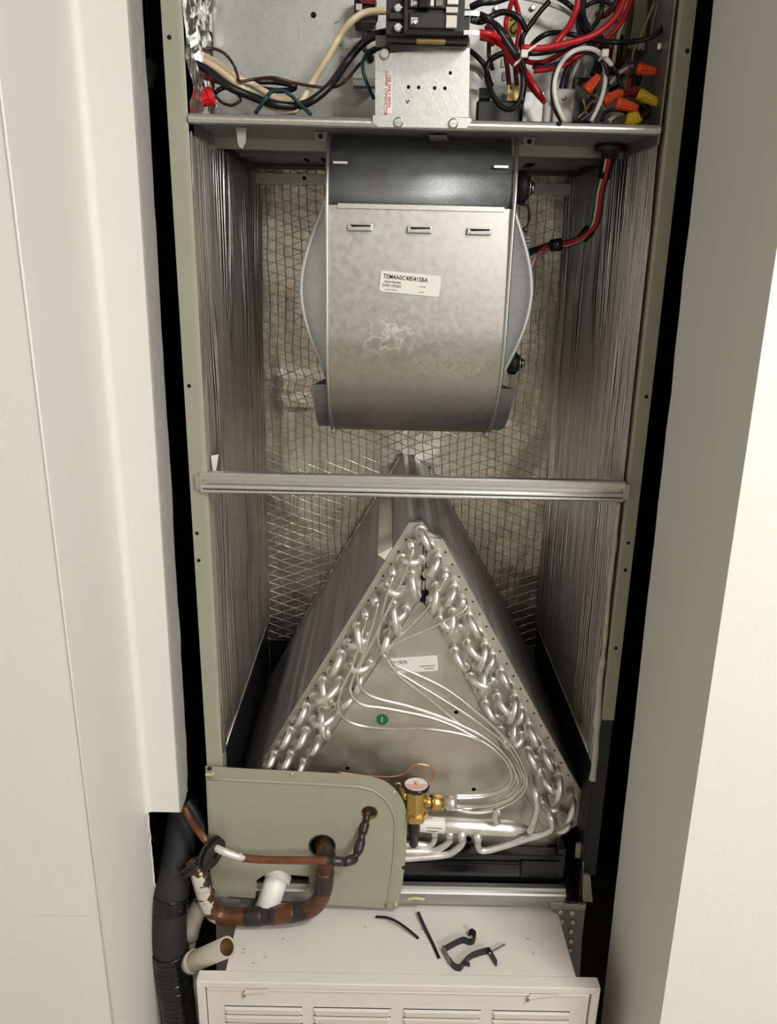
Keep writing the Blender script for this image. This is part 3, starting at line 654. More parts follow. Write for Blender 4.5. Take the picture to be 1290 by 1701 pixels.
wire(((872, 98), (884, 74), (904, 58), (928, 54), (952, 58), (985, 66), (1020, 70), (1058, 68), (1088, 58), (1106, 36), (1113, 14), (1110, -5)), .04, .003, 'black', 'long black wire arching right and up along the bay side')
wire(((864, 88), (895, 88), (928, 82), (960, 72), (976, 64)), .05, .0032, 'black', 'black wire directly under the long red crossing wire')
wire(((925, -5), (945, 8), (960, 26), (968, 50), (976, 70)), .09, .003, 'black', 'black wire curving down from the top centre')
wire(((868, -4), (895, 2), (924, 11), (948, 24), (962, 42), (975, 62), (990, 80)), .10, .0026, 'white', 'off-white wire running diagonally behind the red wires')
wire(((1000, -4), (998, 18), (990, 38), (978, 52)), .03, .003, 'black', 'short black wire dropping from the top between the red ones')
wire(((974, 70), (960, 48), (962, 22), (980, 6), (1003, 2), (1020, 14), (1022, 36)), .08, .0026, 'navy', 'dark violet wire arching high between the red wires')
wire(((978, 40), (984, 20), (998, 8), (1016, 10)), .09, .0024, 'white', 'white wire arching near the top right')
wire(((937, 202), (924, 172), (920, 142), (928, 112), (945, 90), (965, 81), (985, 82), (1000, 92), (1016, 108)), .012, .0027, 'white', 'white wire forming the left arc of the big loop')
wire(((996, 92), (1004, 112), (1004, 140), (997, 168), (981, 202)), .02, .0026, 'white', 'white wire forming the right arc of the big loop')
wire(((932, 202), (919, 176), (917, 142), (925, 112), (942, 93), (965, 86), (988, 92), (1004, 108), (1008, 130), (1002, 158), (985, 184), (962, 202)), .018, .0024, 'navy', 'dark violet wire running around inside the white loop')
for i, (a, b_, c_) in enumerate((((948, 92), (938, 118), (930, 147)), ((955, 90), (945, 118), (937, 147)), ((962, 100), (952, 122), (946, 147)))):
    wire((a, b_, c_), .078, .0022, ('navy', 'navy', 'white')[i], ('leftmost violet lead into the white plug', 'middle violet lead into the white plug', 'white lead into the white plug')[i])
wire(((1010, 100), (1022, 118), (1030, 138), (1034, 155)), .03, .0026, 'black', 'black wire falling from the white loop to the orange nuts')
wire(((1006, 146), (1022, 140), (1040, 128), (1060, 118)), .05, .0016, 'green', 'thin green wire reaching the upper orange nut')
wire(((1005, 152), (1020, 130), (1036, 116), (1050, 110)), .06, .002, 'white', 'white wire rising behind the thin green wire')
wire(((1086, 6), (1075, 32), (1063, 62), (1053, 82), (1049, 102)), .06, .0014, 'olive', 'thin yellow green wire slanting in front of the transformer')
wire(((1093, 4), (1086, 30), (1082, 55)), .07, .0012, 'grey', 'thin grey wire in front of the black cover')
wire(((1050, -4), (1047, 30), (1040, 70), (1032, 108)), .085, .003, 'brown', 'brown wire hanging along the transformer')
wire(((1040, -4), (1036, 30), (1024, 70), (1018, 108)), .09, .0024, 'white', 'white wire hanging beside the brown one')
wire(((1046, 112), (1046, 130), (1042, 152)), .055, .0026, 'red', 'short red wire standing above the dark red nut')
wire(((1054, 118), (1052, 140), (1052, 160)), .06, .003, 'teal', 'dark green wire standing left of the yellow nut')
wire(((968, 165), (972, 180), (976, 198)), .05, .0013, 'tan', 'thin tan wire under the upright orange nut')
wire(((998, 168), (982, 170), (972, 184), (960, 196)), .045, .0015, 'tan', 'thin tan wire curling low inside the loop')
wire(((1000, 172), (1008, 184), (1026, 186), (1038, 178)), .04, .002, 'white', 'white wire curling below the orange nuts')
wire(((1000, 200), (1004, 188), (1022, 182), (1040, 188), (1048, 200)), .03, .0022, 'navy', 'violet wire arching over the shelf lip by the yellow nut')
wire(((1010, 202), (1022, 192), (1036, 186)), .035, .003, 'white', 'thick white wire lying low under the violet arch')
wire(((1086, 165), (1090, 148), (1100, 136), (1118, 128)), .05, .0016, 'black', 'thin black wire curling right of the yellow nut')
wire(((1124, 70), (1126, 95), (1122, 118), (1108, 124)), .02, .0012, 'tan', 'thin tan wire at the right post above the dull red nut')
wire(((1060, 198), (1078, 186), (1096, 178)), .05, .005, 'brown', 'brown bundle lying at the right end of the shelf')
wire(((960, 198), (966, 186), (980, 182), (992, 186)), .06, .002, 'darkred', 'dark red wire curling at the bottom of the loop')
mb = MB(); mb.hexa([at(a, b, .03) for a, b in ((1097, 188), (1106, 170), (1112, 168), (1110, 205))], [at(a, b, .06) for a, b in ((1092, 190), (1102, 172), (1112, 168), (1110, 205))]); tag(obj('yellow_insulation_scrap', mb, 'foam_yellow'), 'pale yellow scrap at the right end of the shelf', 'scrap')
wire(((782, 12), (800, 4), (822, 2), (846, -6)), .02, .004, 'black', 'black lead leaving the breaker towards the top')
wire(((784, 34), (800, 36), (818, 26), (838, 20), (862, 30), (874, 52)), .05, .0034, 'black', 'black wire bending over behind the lugs')
wire(((780, 84), (796, 98), (806, 112), (812, 132), (816, 142)), .05, .003, 'black', 'black wire running down beside the breaker plate')
wire(((776, 104), (796, 112), (808, 126), (818, 142)), .07, .0028, 'white', 'off-white wire at the right edge of the breaker plate')
wire(((778, 112), (792, 118), (802, 130)), .075, .0024, 'white', 'short off-white wire below it at the plate edge')
wire(((808, 44), (818, 56), (816, 76)), .09, .0036, 'darkred', 'dark red wire hidden behind the lower lug')
wire(((812, 70), (812, 92), (818, 116)), .10, .0028, 'black', 'thin black wire hanging deep behind the red lug wires')
wire(((978, 72), (990, 88), (1000, 96), (1014, 104), (1022, 126)), .07, .0032, 'navy', 'dark violet wire bundle passing through the white zip tie')
wire(((986, 64), (992, 84), (990, 108), (984, 124)), .085, .004, 'navy', 'thick violet wire hanging deep inside the loop')
wire(((996, 60), (1000, 80), (998, 104), (992, 122)), .09, .004, 'black', 'thick black wire hanging deep inside the loop')
wire(((1006, 76), (1010, 90), (1004, 106), (996, 100), (1000, 88)), .095, .003, 'black', 'black wire coiled behind the zip tie')
wire(((1020, 76), (1016, 100), (1012, 122)), .09, .004, 'darkred', 'dark red wire deep behind the loop on the right')
wire(((1030, 60), (1028, 88), (1026, 112)), .095, .0042, 'brown', 'thick brown wire deep behind the orange nuts')
wire(((1012, 150), (1026, 138), (1036, 124)), .065, .003, 'black', 'black lead rising between the orange nuts')
wire(((1004, 140), (1018, 146), (1026, 140)), .06, .003, 'black', 'black lead curling over the level orange nut')
wire(((1062, 110), (1060, 130), (1054, 150)), .075, .004, 'black', 'thick black wire below the lone orange nut')
wire(((1072, 176), (1080, 164), (1090, 176), (1082, 188)), .06, .0035, 'black', 'black wire coiled below the long yellow nut')
wire(((1042, 182), (1054, 174), (1068, 184)), .06, .0035, 'navy', 'violet lead below the lowest orange nut')
wire(((976, 160), (988, 158), (994, 166), (986, 178)), .05, .0015, 'grey', 'thin grey wire curling under the upright orange nut')
wire(((1028, -4), (1016, 14), (1002, 26), (990, 24)), .06, .0034, 'darkred', 'dark red wire looping at the top centre right')
wire(((970, -4), (968, 20), (974, 44), (984, 58)), .075, .0034, 'navy', 'dark violet wire falling from the top beside the red one')
def nut(base_px, tip_px, Y, r, m, label, big=False):
    a, b = at(*base_px, Y), at(*tip_px, Y-.004); d = (b-a); L_ = d.length; d.normalize()
    t = thing('wire_nut', label, 'wire nut', a, 'wire nuts in the wiring bay')
    mb = MB(); k = 12; u = d.orthogonal().normalized(); w = d.cross(u); prof = [(0, .86), (.06, 1), (.22, 1), (.30, .9), (.9, .64), (1, .5)]
    vs = []
    for (q, s) in prof:
        for j in range(k*2):
            rr = r*s*(1 if (j % 2 == 0 or q < .25) else .87)
            vs.append(a+d*L_*q+(u*math.cos(math.pi*j/k)+w*math.sin(math.pi*j/k))*rr)
    n2 = 2*k
    fs = [(i*n2+j, i*n2+(j+1) % n2, (i+1)*n2+(j+1) % n2, (i+1)*n2+j) for i in range(len(prof)-1) for j in range(n2)]
    fs.append(tuple((len(prof)-1)*n2+j for j in range(n2)))
    mb.add(vs, fs); obj('shell', mb, m, t)
    mb = MB(); mb.cyl(a+d*.001, a+d*.0015, r*.8, 14); obj('mouth', mb, 'black_void', t)
    if big:
        for sg in (1, -1):
            mb = MB(); mb.hexa([a+u*sg*r*.7+w*.003, a+u*sg*r*.7-w*.003, a+u*sg*r*1.5+d*L_*.1-w*.003, a+u*sg*r*1.5+d*L_*.1+w*.003],
                               [a+d*L_*.55+u*sg*r*.7+w*.002, a+d*L_*.55+u*sg*r*.7-w*.002, a+d*L_*.45+u*sg*r*1.0-w*.002, a+d*L_*.45+u*sg*r*1.0+w*.002]); obj('wing', mb, m, t)
nut((355, 158), (320, 172), .045, .0105, 'nut_red', 'large red wire nut with wings at the lower left of the wiring bay', True)
nut((364, 128), (330, 122), .075, .008, 'nut_dimred', 'dark red wire nut half hidden behind the black cable')
nut((973, 151), (995, 125), .03, .0068, 'nut_orange', 'upright orange wire nut inside the right arc of the loop')
nut((1001, 168), (1035, 153), .03, .0070, 'nut_orange', 'orange wire nut lying level, left of the dark red wires')
nut((1023, 171), (1059, 180), .02, .0070, 'nut_orange', 'orange wire nut lowest of the group, just above the shelf')
nut((1057, 114), (1090, 119), .04, .0066, 'nut_orange', 'orange wire nut standing alone in front of the dark bay corner')
nut((1124, 119), (1104, 118), .03, .0065, 'nut_dimred', 'dull red wire nut against the right post')
nut((1059, 156), (1095, 172), .03, .0070, 'nut_yellow', 'long yellow wire nut lying at the right')
nut((1052, 204), (1050, 186), .02, .010, 'nut_yellow', 'yellow wire nut peeking up from behind the shelf lip')
nut((1058, 152), (1034, 156), .05, .0065, 'nut_dimred', 'dark red wire nut between the orange and yellow ones')
def ziptie(px, label, Y, w=.0042):
    t = thing('zip_tie', label, 'zip tie', at(*px[0], Y), 'zip ties on the wire bundles')
    P = [at(x, y, Y-.003*math.sin(math.pi*i/(len(px)-1))) for i, (x, y) in enumerate(px)]
    mb = MB(); mb.strip(smooth_path(P, 4), (.35, 0, .8), w, .0014); obj('strap', mb, 'clear_nylon', t)
    c = P[len(P)//2]; mb = MB(); mb.box(c-Vector((.004, .004, .004)), c+Vector((.004, .002, .004))); obj('head', mb, 'clear_nylon', t, bevel=.001)
ziptie(((854, 107), (862, 101), (870, 90), (880, 82), (891, 74)), 'white nylon zip tie around the red and black bundle', -.004)
ziptie(((995, 99), (1000, 94), (1004, 89), (1008, 83)), 'white nylon zip tie on the top of the big white loop', .006, .0036)

# ================================================================== BLOWER
bl = thing('blower', 'galvanised blower housing hanging below the shelf', 'blower', (0, .2, 1.2))
BC = (.205, 1.376); BR = .163; HW = .1157
def scroll_front(t):
    """front sheet from the seam (t=0) down and around to the back (t=1): returns (Y, Z)"""
    zt = 1.530
    Ls = zt-BC[1]; La = BR*math.radians(150); s = t*(Ls+La)
    if s < Ls:
        return (BC[0]-BR+.005*(1-s/Ls)**2, zt-s)
    a = (s-Ls)/BR; return (BC[0]-BR*math.cos(a), BC[1]-BR*math.sin(a))
mb = MB()
def fs_(u, v):
    y, z = scroll_front(v); return (-HW+2*HW*u, y, z)
mb.grid(fs_, 6, 48); mb.grid(lambda u, v: (lambda p: (p[0], p[1]+.0016, p[2]))(fs_(u, v)), 6, 48, flip=True)
obj('scroll_sheet', mb, 'galv_blower', bl, recalc=False)
mb = MB(); yt = BC[0]-BR+.005
mb.prism([(yt-.0025, 1.5265), (yt-.0005, 1.532), (yt+.003, 1.533), (yt+.003, 1.5265)], 'x', -HW+.012, HW-.01); obj('seam_lip', mb, 'galv_bright', bl)
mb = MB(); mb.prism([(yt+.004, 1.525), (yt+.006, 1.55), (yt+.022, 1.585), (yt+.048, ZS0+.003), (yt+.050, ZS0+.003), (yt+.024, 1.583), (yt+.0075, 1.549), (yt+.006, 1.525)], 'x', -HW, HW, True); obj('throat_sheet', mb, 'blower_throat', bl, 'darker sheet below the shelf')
# side plates swell outwards around the wheel, just behind the front edge
def yfront(z):
    if z > 1.53: return yt+.05*((z-1.53)/(ZS0+.003-1.53))**1.6
    if z > BC[1]: return BC[0]-BR+.005*((z-BC[1])/(1.53-BC[1]))**2
    return BC[0]-math.sqrt(max(0, BR**2-(BC[1]-z)**2))
def swell(z):
    q = (z-1.424)/.140
    return math.cos(math.pi/2*q)**1.5 if abs(q) < 1 else 0
ZTB, ZBB = ZS0+.002, BC[1]-BR*.985
def sidefn(sg):
    def fn(u, v):
        z = ZTB+(ZBB-ZTB)*v; y0 = yfront(z); y1 = .36; t_ = (y1-y0)*u**1.8; k = min(1, t_/.046); g = k*k*(3-2*k)
        return (sg*(HW+.0385*swell(z)*g), y0+t_, z)
    return fn
for sg in (-1, 1):
    P = []
    for i in range(41):
        z = 1.560-(1.560-1.288)*i/40; P.append((sg*(HW+.0385*swell(z)+.0008), yfront(z)+.046, z))
    mb = MB(); mb.tube(P, .0034, 8); obj('swell_rim', mb, 'galv_brushed', bl, 'rounded rim of the swelling')
for sg in (-1, 1):
    mb = MB(); mb.grid(sidefn(sg), 30, 60); obj('side_plate', mb, 'galv_brushed', bl, 'flared side plate of the blower')
    P = []
    for i in range(40):
        z = ZS0+.002-(ZS0+.002-1.376)*i/39
        k = max(0, (z-1.52)/(ZS0-1.52))
        P.append((sg*(HW+.0012+.004*max(0, k)*(1 if sg > 0 else .3)), BC[0]-BR-.0015+.045*k**1.6, z))
    for i in range(1, 26):
        a = math.radians(95)*i/25; P.append((sg*(HW+.0012), BC[0]-(BR+.0015)*math.cos(a), BC[1]-(BR+.0015)*math.sin(a)))
    mb = MB(); mb.tube(P, .0026, 8); obj('edge_bead', mb, 'galv_bright', bl, 'rolled bright edge')
    e = Vector((sg*(HW+.0012), BC[0]-(BR+.002)*math.cos(math.radians(72)), BC[1]-(BR+.002)*math.sin(math.radians(72))))
    mb = MB(); mb.tube([e+Vector((0, -.012, .006)), e+Vector((0, 0, -.003)), e+Vector((0, .03, -.009))], [.003, .0045, .004], 8); obj('edge_tip', mb, 'galv_brushed', bl)
# wide lower wrap
def wrap(u, v):
    a = math.radians(28+84*v); rr = BR-.004
    z = BC[1]-rr*math.sin(a)
    cut = max(0, (v-.55)/.45); x = .139-.010*cut**3
    xx = -x+2*x*u
    return (xx, BC[0]-rr*math.cos(a), z)
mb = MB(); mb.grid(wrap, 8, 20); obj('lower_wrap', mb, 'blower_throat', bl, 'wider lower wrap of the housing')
for sg in (-1, 1):
    mb = MB(); sx = sg*.139
    prof = [(BC[0]-(BR-.004)*math.cos(math.radians(28+84*i/10)), BC[1]-(BR-.004)*math.sin(math.radians(28+84*i/10))) for i in range(11)]+[(.30, 1.24), (.30, 1.275)]
    mb.prism(prof, 'x', sx, sx-sg*.002); obj('wrap_end', mb, 'blower_throat', bl, bevel=.0008)
for (x, y) in ((598, 377), (697, 381), (796, 384)):
    c = at(x, y, .041); mb = MB()
    mb.prism([(c.x-.0155, c.z+.0042), (c.x+.0155, c.z+.0042), (c.x+.0155, c.z-.0045), (c.x-.0155, c.z-.0045)], 'y', c.y-.001, c.y+.003); s_ = obj('slot_rim', mb, 'galv_bright', bl, bevel=.0012)
    mb = MB(); mb.prism([(c.x-.013, c.z+.0026), (c.x+.013, c.z+.0026), (c.x+.013, c.z-.0006), (c.x-.010, c.z-.0006)], 'y', c.y-.0018, c.y-.0002); obj('slot_opening', mb, 'black_void', s_)
    mb = MB(); mb.prism([(c.x-.0125, c.z-.0004), (c.x+.013, c.z+.0006), (c.x+.0125, c.z-.0034), (c.x-.011, c.z-.0034)], 'y', c.y-.0026, c.y-.0008); obj('slot_tongue', mb, 'galv', s_)
for (x, y) in ((565, 270), (832, 277)):
    c = at(x, y, yt+.012); mb = MB(); mb.box(c-Vector((.009, .001, .0014)), c+Vector((.009, .004, .0014))); obj('tab_slot', mb, 'galv_bright', bl)
for (x, y) in ((532, 226), (879, 232)):
    c = at(x, y, .06); mb = MB(); mb.prism([(c.x-.009, ZS0+.003), (c.x+.009, ZS0+.003), (c.x+.006, ZS0-.008), (c.x-.005, ZS0-.008)], 'y', .06, .063); s_ = obj('hanger_ear', mb, 'galv_deck', bl, bevel=.001)
    mb = MB(); mb.cyl((c.x, .0595, ZS0-.003), (c.x, .064, ZS0-.003), .0032, 6); obj('ear_hole', mb, 'black_void', s_)
# motor mount bolts on the right side
for (x, y, Y, s, dx) in ((868, 312, .16, 1., .0), (853, 603, .19, .8, 0)):
    c = at(x, y, Y); t_ = c.x+.006
    mb = MB(); mb.tube([(t_-.014, Y, c.z), (t_-.004, Y, c.z), (t_+.002, Y, c.z)], [.021*s, .023*s, .012*s], 20); g = obj('rubber_mount', mb, 'black_rubber', bl, 'black rubber motor grommet')
    mb = MB(); mb.tube([(t_+.001, Y, c.z), (t_+.003, Y, c.z)], .015*s, 20); obj('washer', mb, 'screw_steel', g)
    mb = MB(); mb.tube([(t_+.003, Y, c.z), (t_+.010, Y, c.z)], .0075*s, 6); obj('bolt_head', mb, 'screw_steel', g)
    mb = MB(); mb.tube([(t_+.0045, Y, c.z), (t_+.006, Y, c.z)], .010*s, 16); obj('bolt_flange', mb, 'black_gloss', g)
mb = MB()
for i in range(6): mb.box((.128, .20, at(870, 396+i*6, .2).z), (at(878, 396, .2).x+.002, .22, at(870, 396+i*6, .2).z+.0025))
obj('motor_fins', mb, 'galv_deck', bl, 'finned motor end')
mb = MB(); mb.tube(smooth_path([at(x, y, .21) for x, y in ((868, 340), (876, 342), (879, 358), (875, 376), (868, 380), (874, 386))], 4), .0012, 6); obj('motor_lead', mb, 'wire_black', bl)
# label on the blower
q = [at(a, b, .0405) for a, b in ((632, 449), (732.5, 459), (729.5, 493), (629.5, 484))]
cen = sum(q, Vector())/4; ex = (q[1]-q[0]); wl = ex.length; ex.normalize(); ey = Vector((-ex.z, 0, ex.x)); hl = (q[0]-q[3]).length
def rr(c, ex, ey, w, h, r, Y, th):
    P = []
    for (sx, sy, a0) in ((1, 1, 0), (-1, 1, 90), (-1, -1, 180), (1, -1, 270)):
        for k in range(5):
            a = math.radians(a0+22.5*k)
            p = c+ex*(sx*(w/2-r)+r*math.cos(a))+ey*(sy*(h/2-r)+r*math.sin(a)); P.append(p)
    mb = MB(); mb.hexa([Vector((p.x, Y, p.z)) for p in P], [Vector((p.x, Y+th, p.z)) for p in P]); return mb
YLb = .0412
lab = obj('rating_label', rr(cen, ex, ey, wl, hl, .004, YLb, .0012), 'label_white', bl, 'white sticker with black print')
def onlab(u, v): return Vector((cen.x, YLb, cen.z))+ex*((u-.5)*wl)+ey*((.5-v)*hl)
nb = (0, -.0003, 0)
obj('printing', text_mb('TEM4A0C48S41SBA', onlab(.045, .36), ex*wl*.088, ey*hl*.30, nb), 'label_black', lab)
obj('printing', text_mb('Serial Number', onlab(.075, .55), ex*wl*.047, ey*hl*.15, nb), 'label_black', lab)
obj('printing', text_mb('210511FH3V', onlab(.04, .75), ex*wl*.060, ey*hl*.20, nb), 'label_black', lab)
for (u, v, w_) in ((.10, .90, .20), (.66, .62, .12), (.66, .88, .09)):
    mb = MB()
    for i in range(int(w_/.022)):
        p = onlab(u+i*.022, v); mb.add([p+Vector(nb), p+ex*wl*.013+Vector(nb), p+ex*wl*.013+ey*hl*.05+Vector(nb), p+ey*hl*.05+Vector(nb)], [(0, 1, 2, 3)])
    obj('small_print', mb, 'label_grey', lab)
# small underside label
q = [at(a, b, .06) for a, b in ((712, 227), (741, 227), (748, 240), (718, 240))]
mb = MB(); mb.hexa([Vector((p.x, p.y, ZS0-.001)) for p in [atz(a, b, ZS0-.001) for a, b in ((712, 227), (741, 227), (748, 240), (718, 240))]], [Vector((p.x, p.y, ZS0+.001)) for p in [atz(a, b, ZS0-.001) for a, b in ((712, 227), (741, 227), (748, 240), (718, 240))]]); obj('deck_label', mb, 'label_grey', cab, 'grey label under the shelf')

# motor harness
t = thing('motor_harness', 'taped bundle of red, white and black motor leads right of the blower', 'wire harness', at(1012, 242, .12))
Yh = .15
def hp(pts, Ya, Yb): k = len(pts); return smooth_path([at(x, y, Ya+(Yb-Ya)*i/(k-1)) for i, (x, y) in enumerate(pts)], 6)
spine = ((1010, 262), (1004, 290), (996, 320), (992, 350), (986, 375), (970, 392), (948, 403), (925, 407), (908, 410), (892, 420))
def off(d, e): return tuple((x+d*(1 if i < 5 else .3), y+e*(.2 if i < 5 else 1)) for i, (x, y) in enumerate(spine))
for (d, e, m_, n_) in ((-5, -3, 'green', 'green lead'), (-2, 2, 'white', 'white lead'), (2, -1, 'red', 'red lead'), (5, 3, 'navy', 'dark blue lead'), (0, 4, 'black', 'black lead')):
    dY = {'red': -.006, 'white': -.003, 'green': .006, 'navy': .005, 'black': .004}[m_]
    mb = MB(); mb.tube(hp(off(d, e), .12+dY, .19+dY), .0032 if m_ == 'red' else .0026, 7); obj('lead', mb, 'wire_'+m_, t, n_)
for (m_, pts) in (('pink', ((905, 407), (895, 420), (886, 440), (880, 456))), ('white', ((905, 412), (892, 424), (884, 440), (880, 452))), ('black', ((905, 408), (890, 413), (874, 417))), ('navy', ((905, 411), (888, 418), (876, 425)))):
    mb = MB(); mb.tube(hp(pts, .185, .17), .0026, 7); obj('lead_end', mb, 'wire_'+m_, t)
for (a, b_) in (((1013, 250), (1003, 296)), ((979, 382), (968, 394)), ((931, 406), (916, 408))):
    mb = MB(); mb.cyl(at(*a, .122 if a[0] > 1000 else .158), at(*b_, .131 if a[0] > 1000 else .166), .0088, 12); obj('tape_wrap', mb, 'vinyl_tape', t, 'black tape wrap')
c = at(1014, 240, .12); mb = MB(); mb.tube([(c.x, c.y, ZS0+.003), (c.x, c.y, ZS0-.004), (c.x, c.y, ZS0-.006), (c.x, c.y, ZS0-.014)], [.021, .021, .012, .010], 20); obj('bushing', mb, 'black_plastic', t, 'black bushing in the shelf')

# ================================================================== COIL
YC = .05
coil = thing('evaporator_coil', 'A-shaped evaporator coil with aluminium return bends standing in the drain pan', 'evaporator coil', (.02, .25, .5))
def P2(x, y): p = at(x, y, YC); return (p.x, p.z)
aL, bL = P2(679, 867), P2(430, 1270); aR, bR = P2(735, 895), P2(957, 1300)
zl = .545
def ext(a, b, z): t_ = (z-a[1])/(b[1]-a[1]); return (a[0]+(b[0]-a[0])*t_, z)
eL = ext(aL, bL, zl)
def slab(a, e, inw, name_sg):
    d = Vector((e[0]-a[0], e[1]-a[1])).normalized(); nrm = Vector((-d.y, d.x))*inw
    return [a, e, (e[0]+nrm.x, e[1]+nrm.y), (a[0]+nrm.x, a[1]+nrm.y)]
eR = ext(aR, bR, .60)
m = mat('fins', (.62, .60, .56, 1), .48, .9, var=.25, vs=5, rv=.08, bump=.35, bs=14, stretch=(9, .5, 9))
sl = slab(aL, eL, .062, -1); sr = slab(aR, eR, -.062, 1)
for (s, n_) in ((sl, 'left fin pack'), (sr, 'right fin pack')):
    mb = MB(); mb.prism(s, 'y', YC+.003, .452); obj('fin_pack', mb, 'fins', coil, n_)
# edge channels along the back and on the slab faces
def onface(a, e, s, Y, lift): d = Vector((e[0]-a[0], e[1]-a[1])).normalized(); nn = Vector((d.y, -d.x))*(1 if a is aL else -1); p = Vector(a)+d*s+nn*lift; return Vector((p.x, Y, p.y))
def fband(a, e, s0, s1, Y0, Y1, lift, th):
    q0 = [onface(a, e, s0, Y0, -.001), onface(a, e, s1, Y0, -.001), onface(a, e, s1, Y1, -.001), onface(a, e, s0, Y1, -.001)]
    q1 = [onface(a, e, s0, Y0, th), onface(a, e, s1, Y0, th), onface(a, e, s1, Y1, th), onface(a, e, s0, Y1, th)]
    mb = MB(); mb.hexa(q0, q1); return mb
LL = (Vector(eL)-Vector(aL)).length
sgnL = -1
mb = fband(aL, eL, 0, LL, .435, .455, .001, .003); obj('edge_channel', mb, 'galv', coil)
mat('strap_paint', 'cfc8b6', .55); q0 = [onface(aL, eL, .046, YC, .0005), onface(aL, eL, .068, YC, .0005), onface(aL, eL, .068, .34, .0005), onface(aL, eL, .046, .34, .0005)]
q1 = [onface(aL, eL, .046, YC, .002), onface(aL, eL, .066, YC, .014), onface(aL, eL, .066, .34, .014), onface(aL, eL, .046, .34, .002)]
mb = MB(); mb.hexa(q0, q1); obj('edge_strap', mb, 'strap_paint', coil, 'pale strap lying on the left fin pack')
P = [onface(aL, eL, LL*i/50, .452, .002+.0015*noise.noise((i*.7, 3, 3))) for i in range(51)]
mb = MB(); mb.tube(P, [.0035+.0018*noise.noise((i*.9, 1, 1)) for i in range(51)], 6); obj('foil_seam', mb, 'foil_tape', coil, 'crumpled foil along the back edge')
mb = fband(aR, eR, 0, (Vector(eR)-Vector(aR)).length, .435, .455, .001, .003); obj('edge_channel', mb, 'galv', coil)
mb = MB(); x0 = aL[0]; zz = aL[1]
mb.prism([(x0-.004, zz-.010), (x0+.012, zz-.002), (x0+.020, zz-.002), (aR[0]-.02, aR[1]+.008), (aR[0]+.003, aR[1]-.003), (aR[0]-.001, aR[1]-.006), (aR[0]-.021, aR[1]+.004), (x0+.016, zz-.006), (x0-.002, zz-.014)], 'y', YC+.012, .456); obj('ridge_cap', mb, 'galv', coil, 'sheet metal cap along the peak')
# end plates
mb = plate([P2(*p) for p in ((679, 867), (702, 867), (707, 880), (704, 1003), (690, 1010), (510, 1300), (470, 1400), (346, 1400), (430, 1270))], [], YC-.002, .002); obj('end_plate', mb, 'coil_plate', coil, 'left end plate')
mb = plate([P2(*p) for p in ((708, 897), (713, 893), (735, 895), (957, 1302), (957, 1326), (925, 1402), (850, 1402), (706, 1008))], [], YC-.002, .002); obj('end_plate', mb, 'coil_plate', coil, 'right end plate')
ho = []
for (x, y) in ((757, 1180.5), (577, 1273.5), (786, 1308), (640+490/3.583, 1180+755/3.583)):
    c = P2(x, y); ho.append(circ(c[0], c[1], .0035 if y < 1380 else .006, 12))
cent = [P2(*p) for p in ((688, 1006), (693, 999), (700, 998), (707, 1004), (716, 1016), (912, 1395), (905, 1407), (420, 1407), (490, 1310))]
mb = plate(cent, ho, YC-.005, .002); obj('center_plate', mb, 'coil_plate', coil, 'triangular plate between the two tube banks')
mb = MB(); mb.prism([P2(720, 1050), P2(880, 1390), P2(480, 1390)], 'y', YC+.02, YC+.022); obj('dark_backing', mb, 'black_void', coil)
def ontoedge(a, b, n, k, inset):
    out = []
    for i in range(n):
        t_ = (i+.5)/n; out.append((a[0]+(b[0]-a[0])*t_+inset[0], a[1]+(b[1]-a[1])*t_+inset[1]))
    return out
for (x, y) in ontoedge((677, 884), (440, 1268), 19, 0, (3, 2))+ontoedge((737, 905), (952, 1296), 19, 0, (-3, 2)):
    c = at(x, y, YC-.002); mb = MB(); mb.cyl(c+Vector((0, -.0004, 0)), c+Vector((0, .0005, 0)), .0016, 8); obj('pin_hole', mb, 'black_void', coil, 'tiny dark hole near the plate edge')
for (x, y, r) in ((703, 960, .005), (706, 985, .006), (702, 995, .005)):
    c = at(x, y, YC-.003); mb = MB(); mb.cyl(c+Vector((0, -.0003, 0)), c+Vector((0, .0005, 0)), r, 6); obj('gap_notch', mb, 'black_void', coil)
mb = MB(); mb.box((at(704, 880, YC).x-.0006, YC-.0026, at(704, 1003, YC).z), (at(704, 880, YC).x+.0008, YC-.0018, at(704, 885, YC).z)); obj('plate_gap', mb, 'black_void', coil)
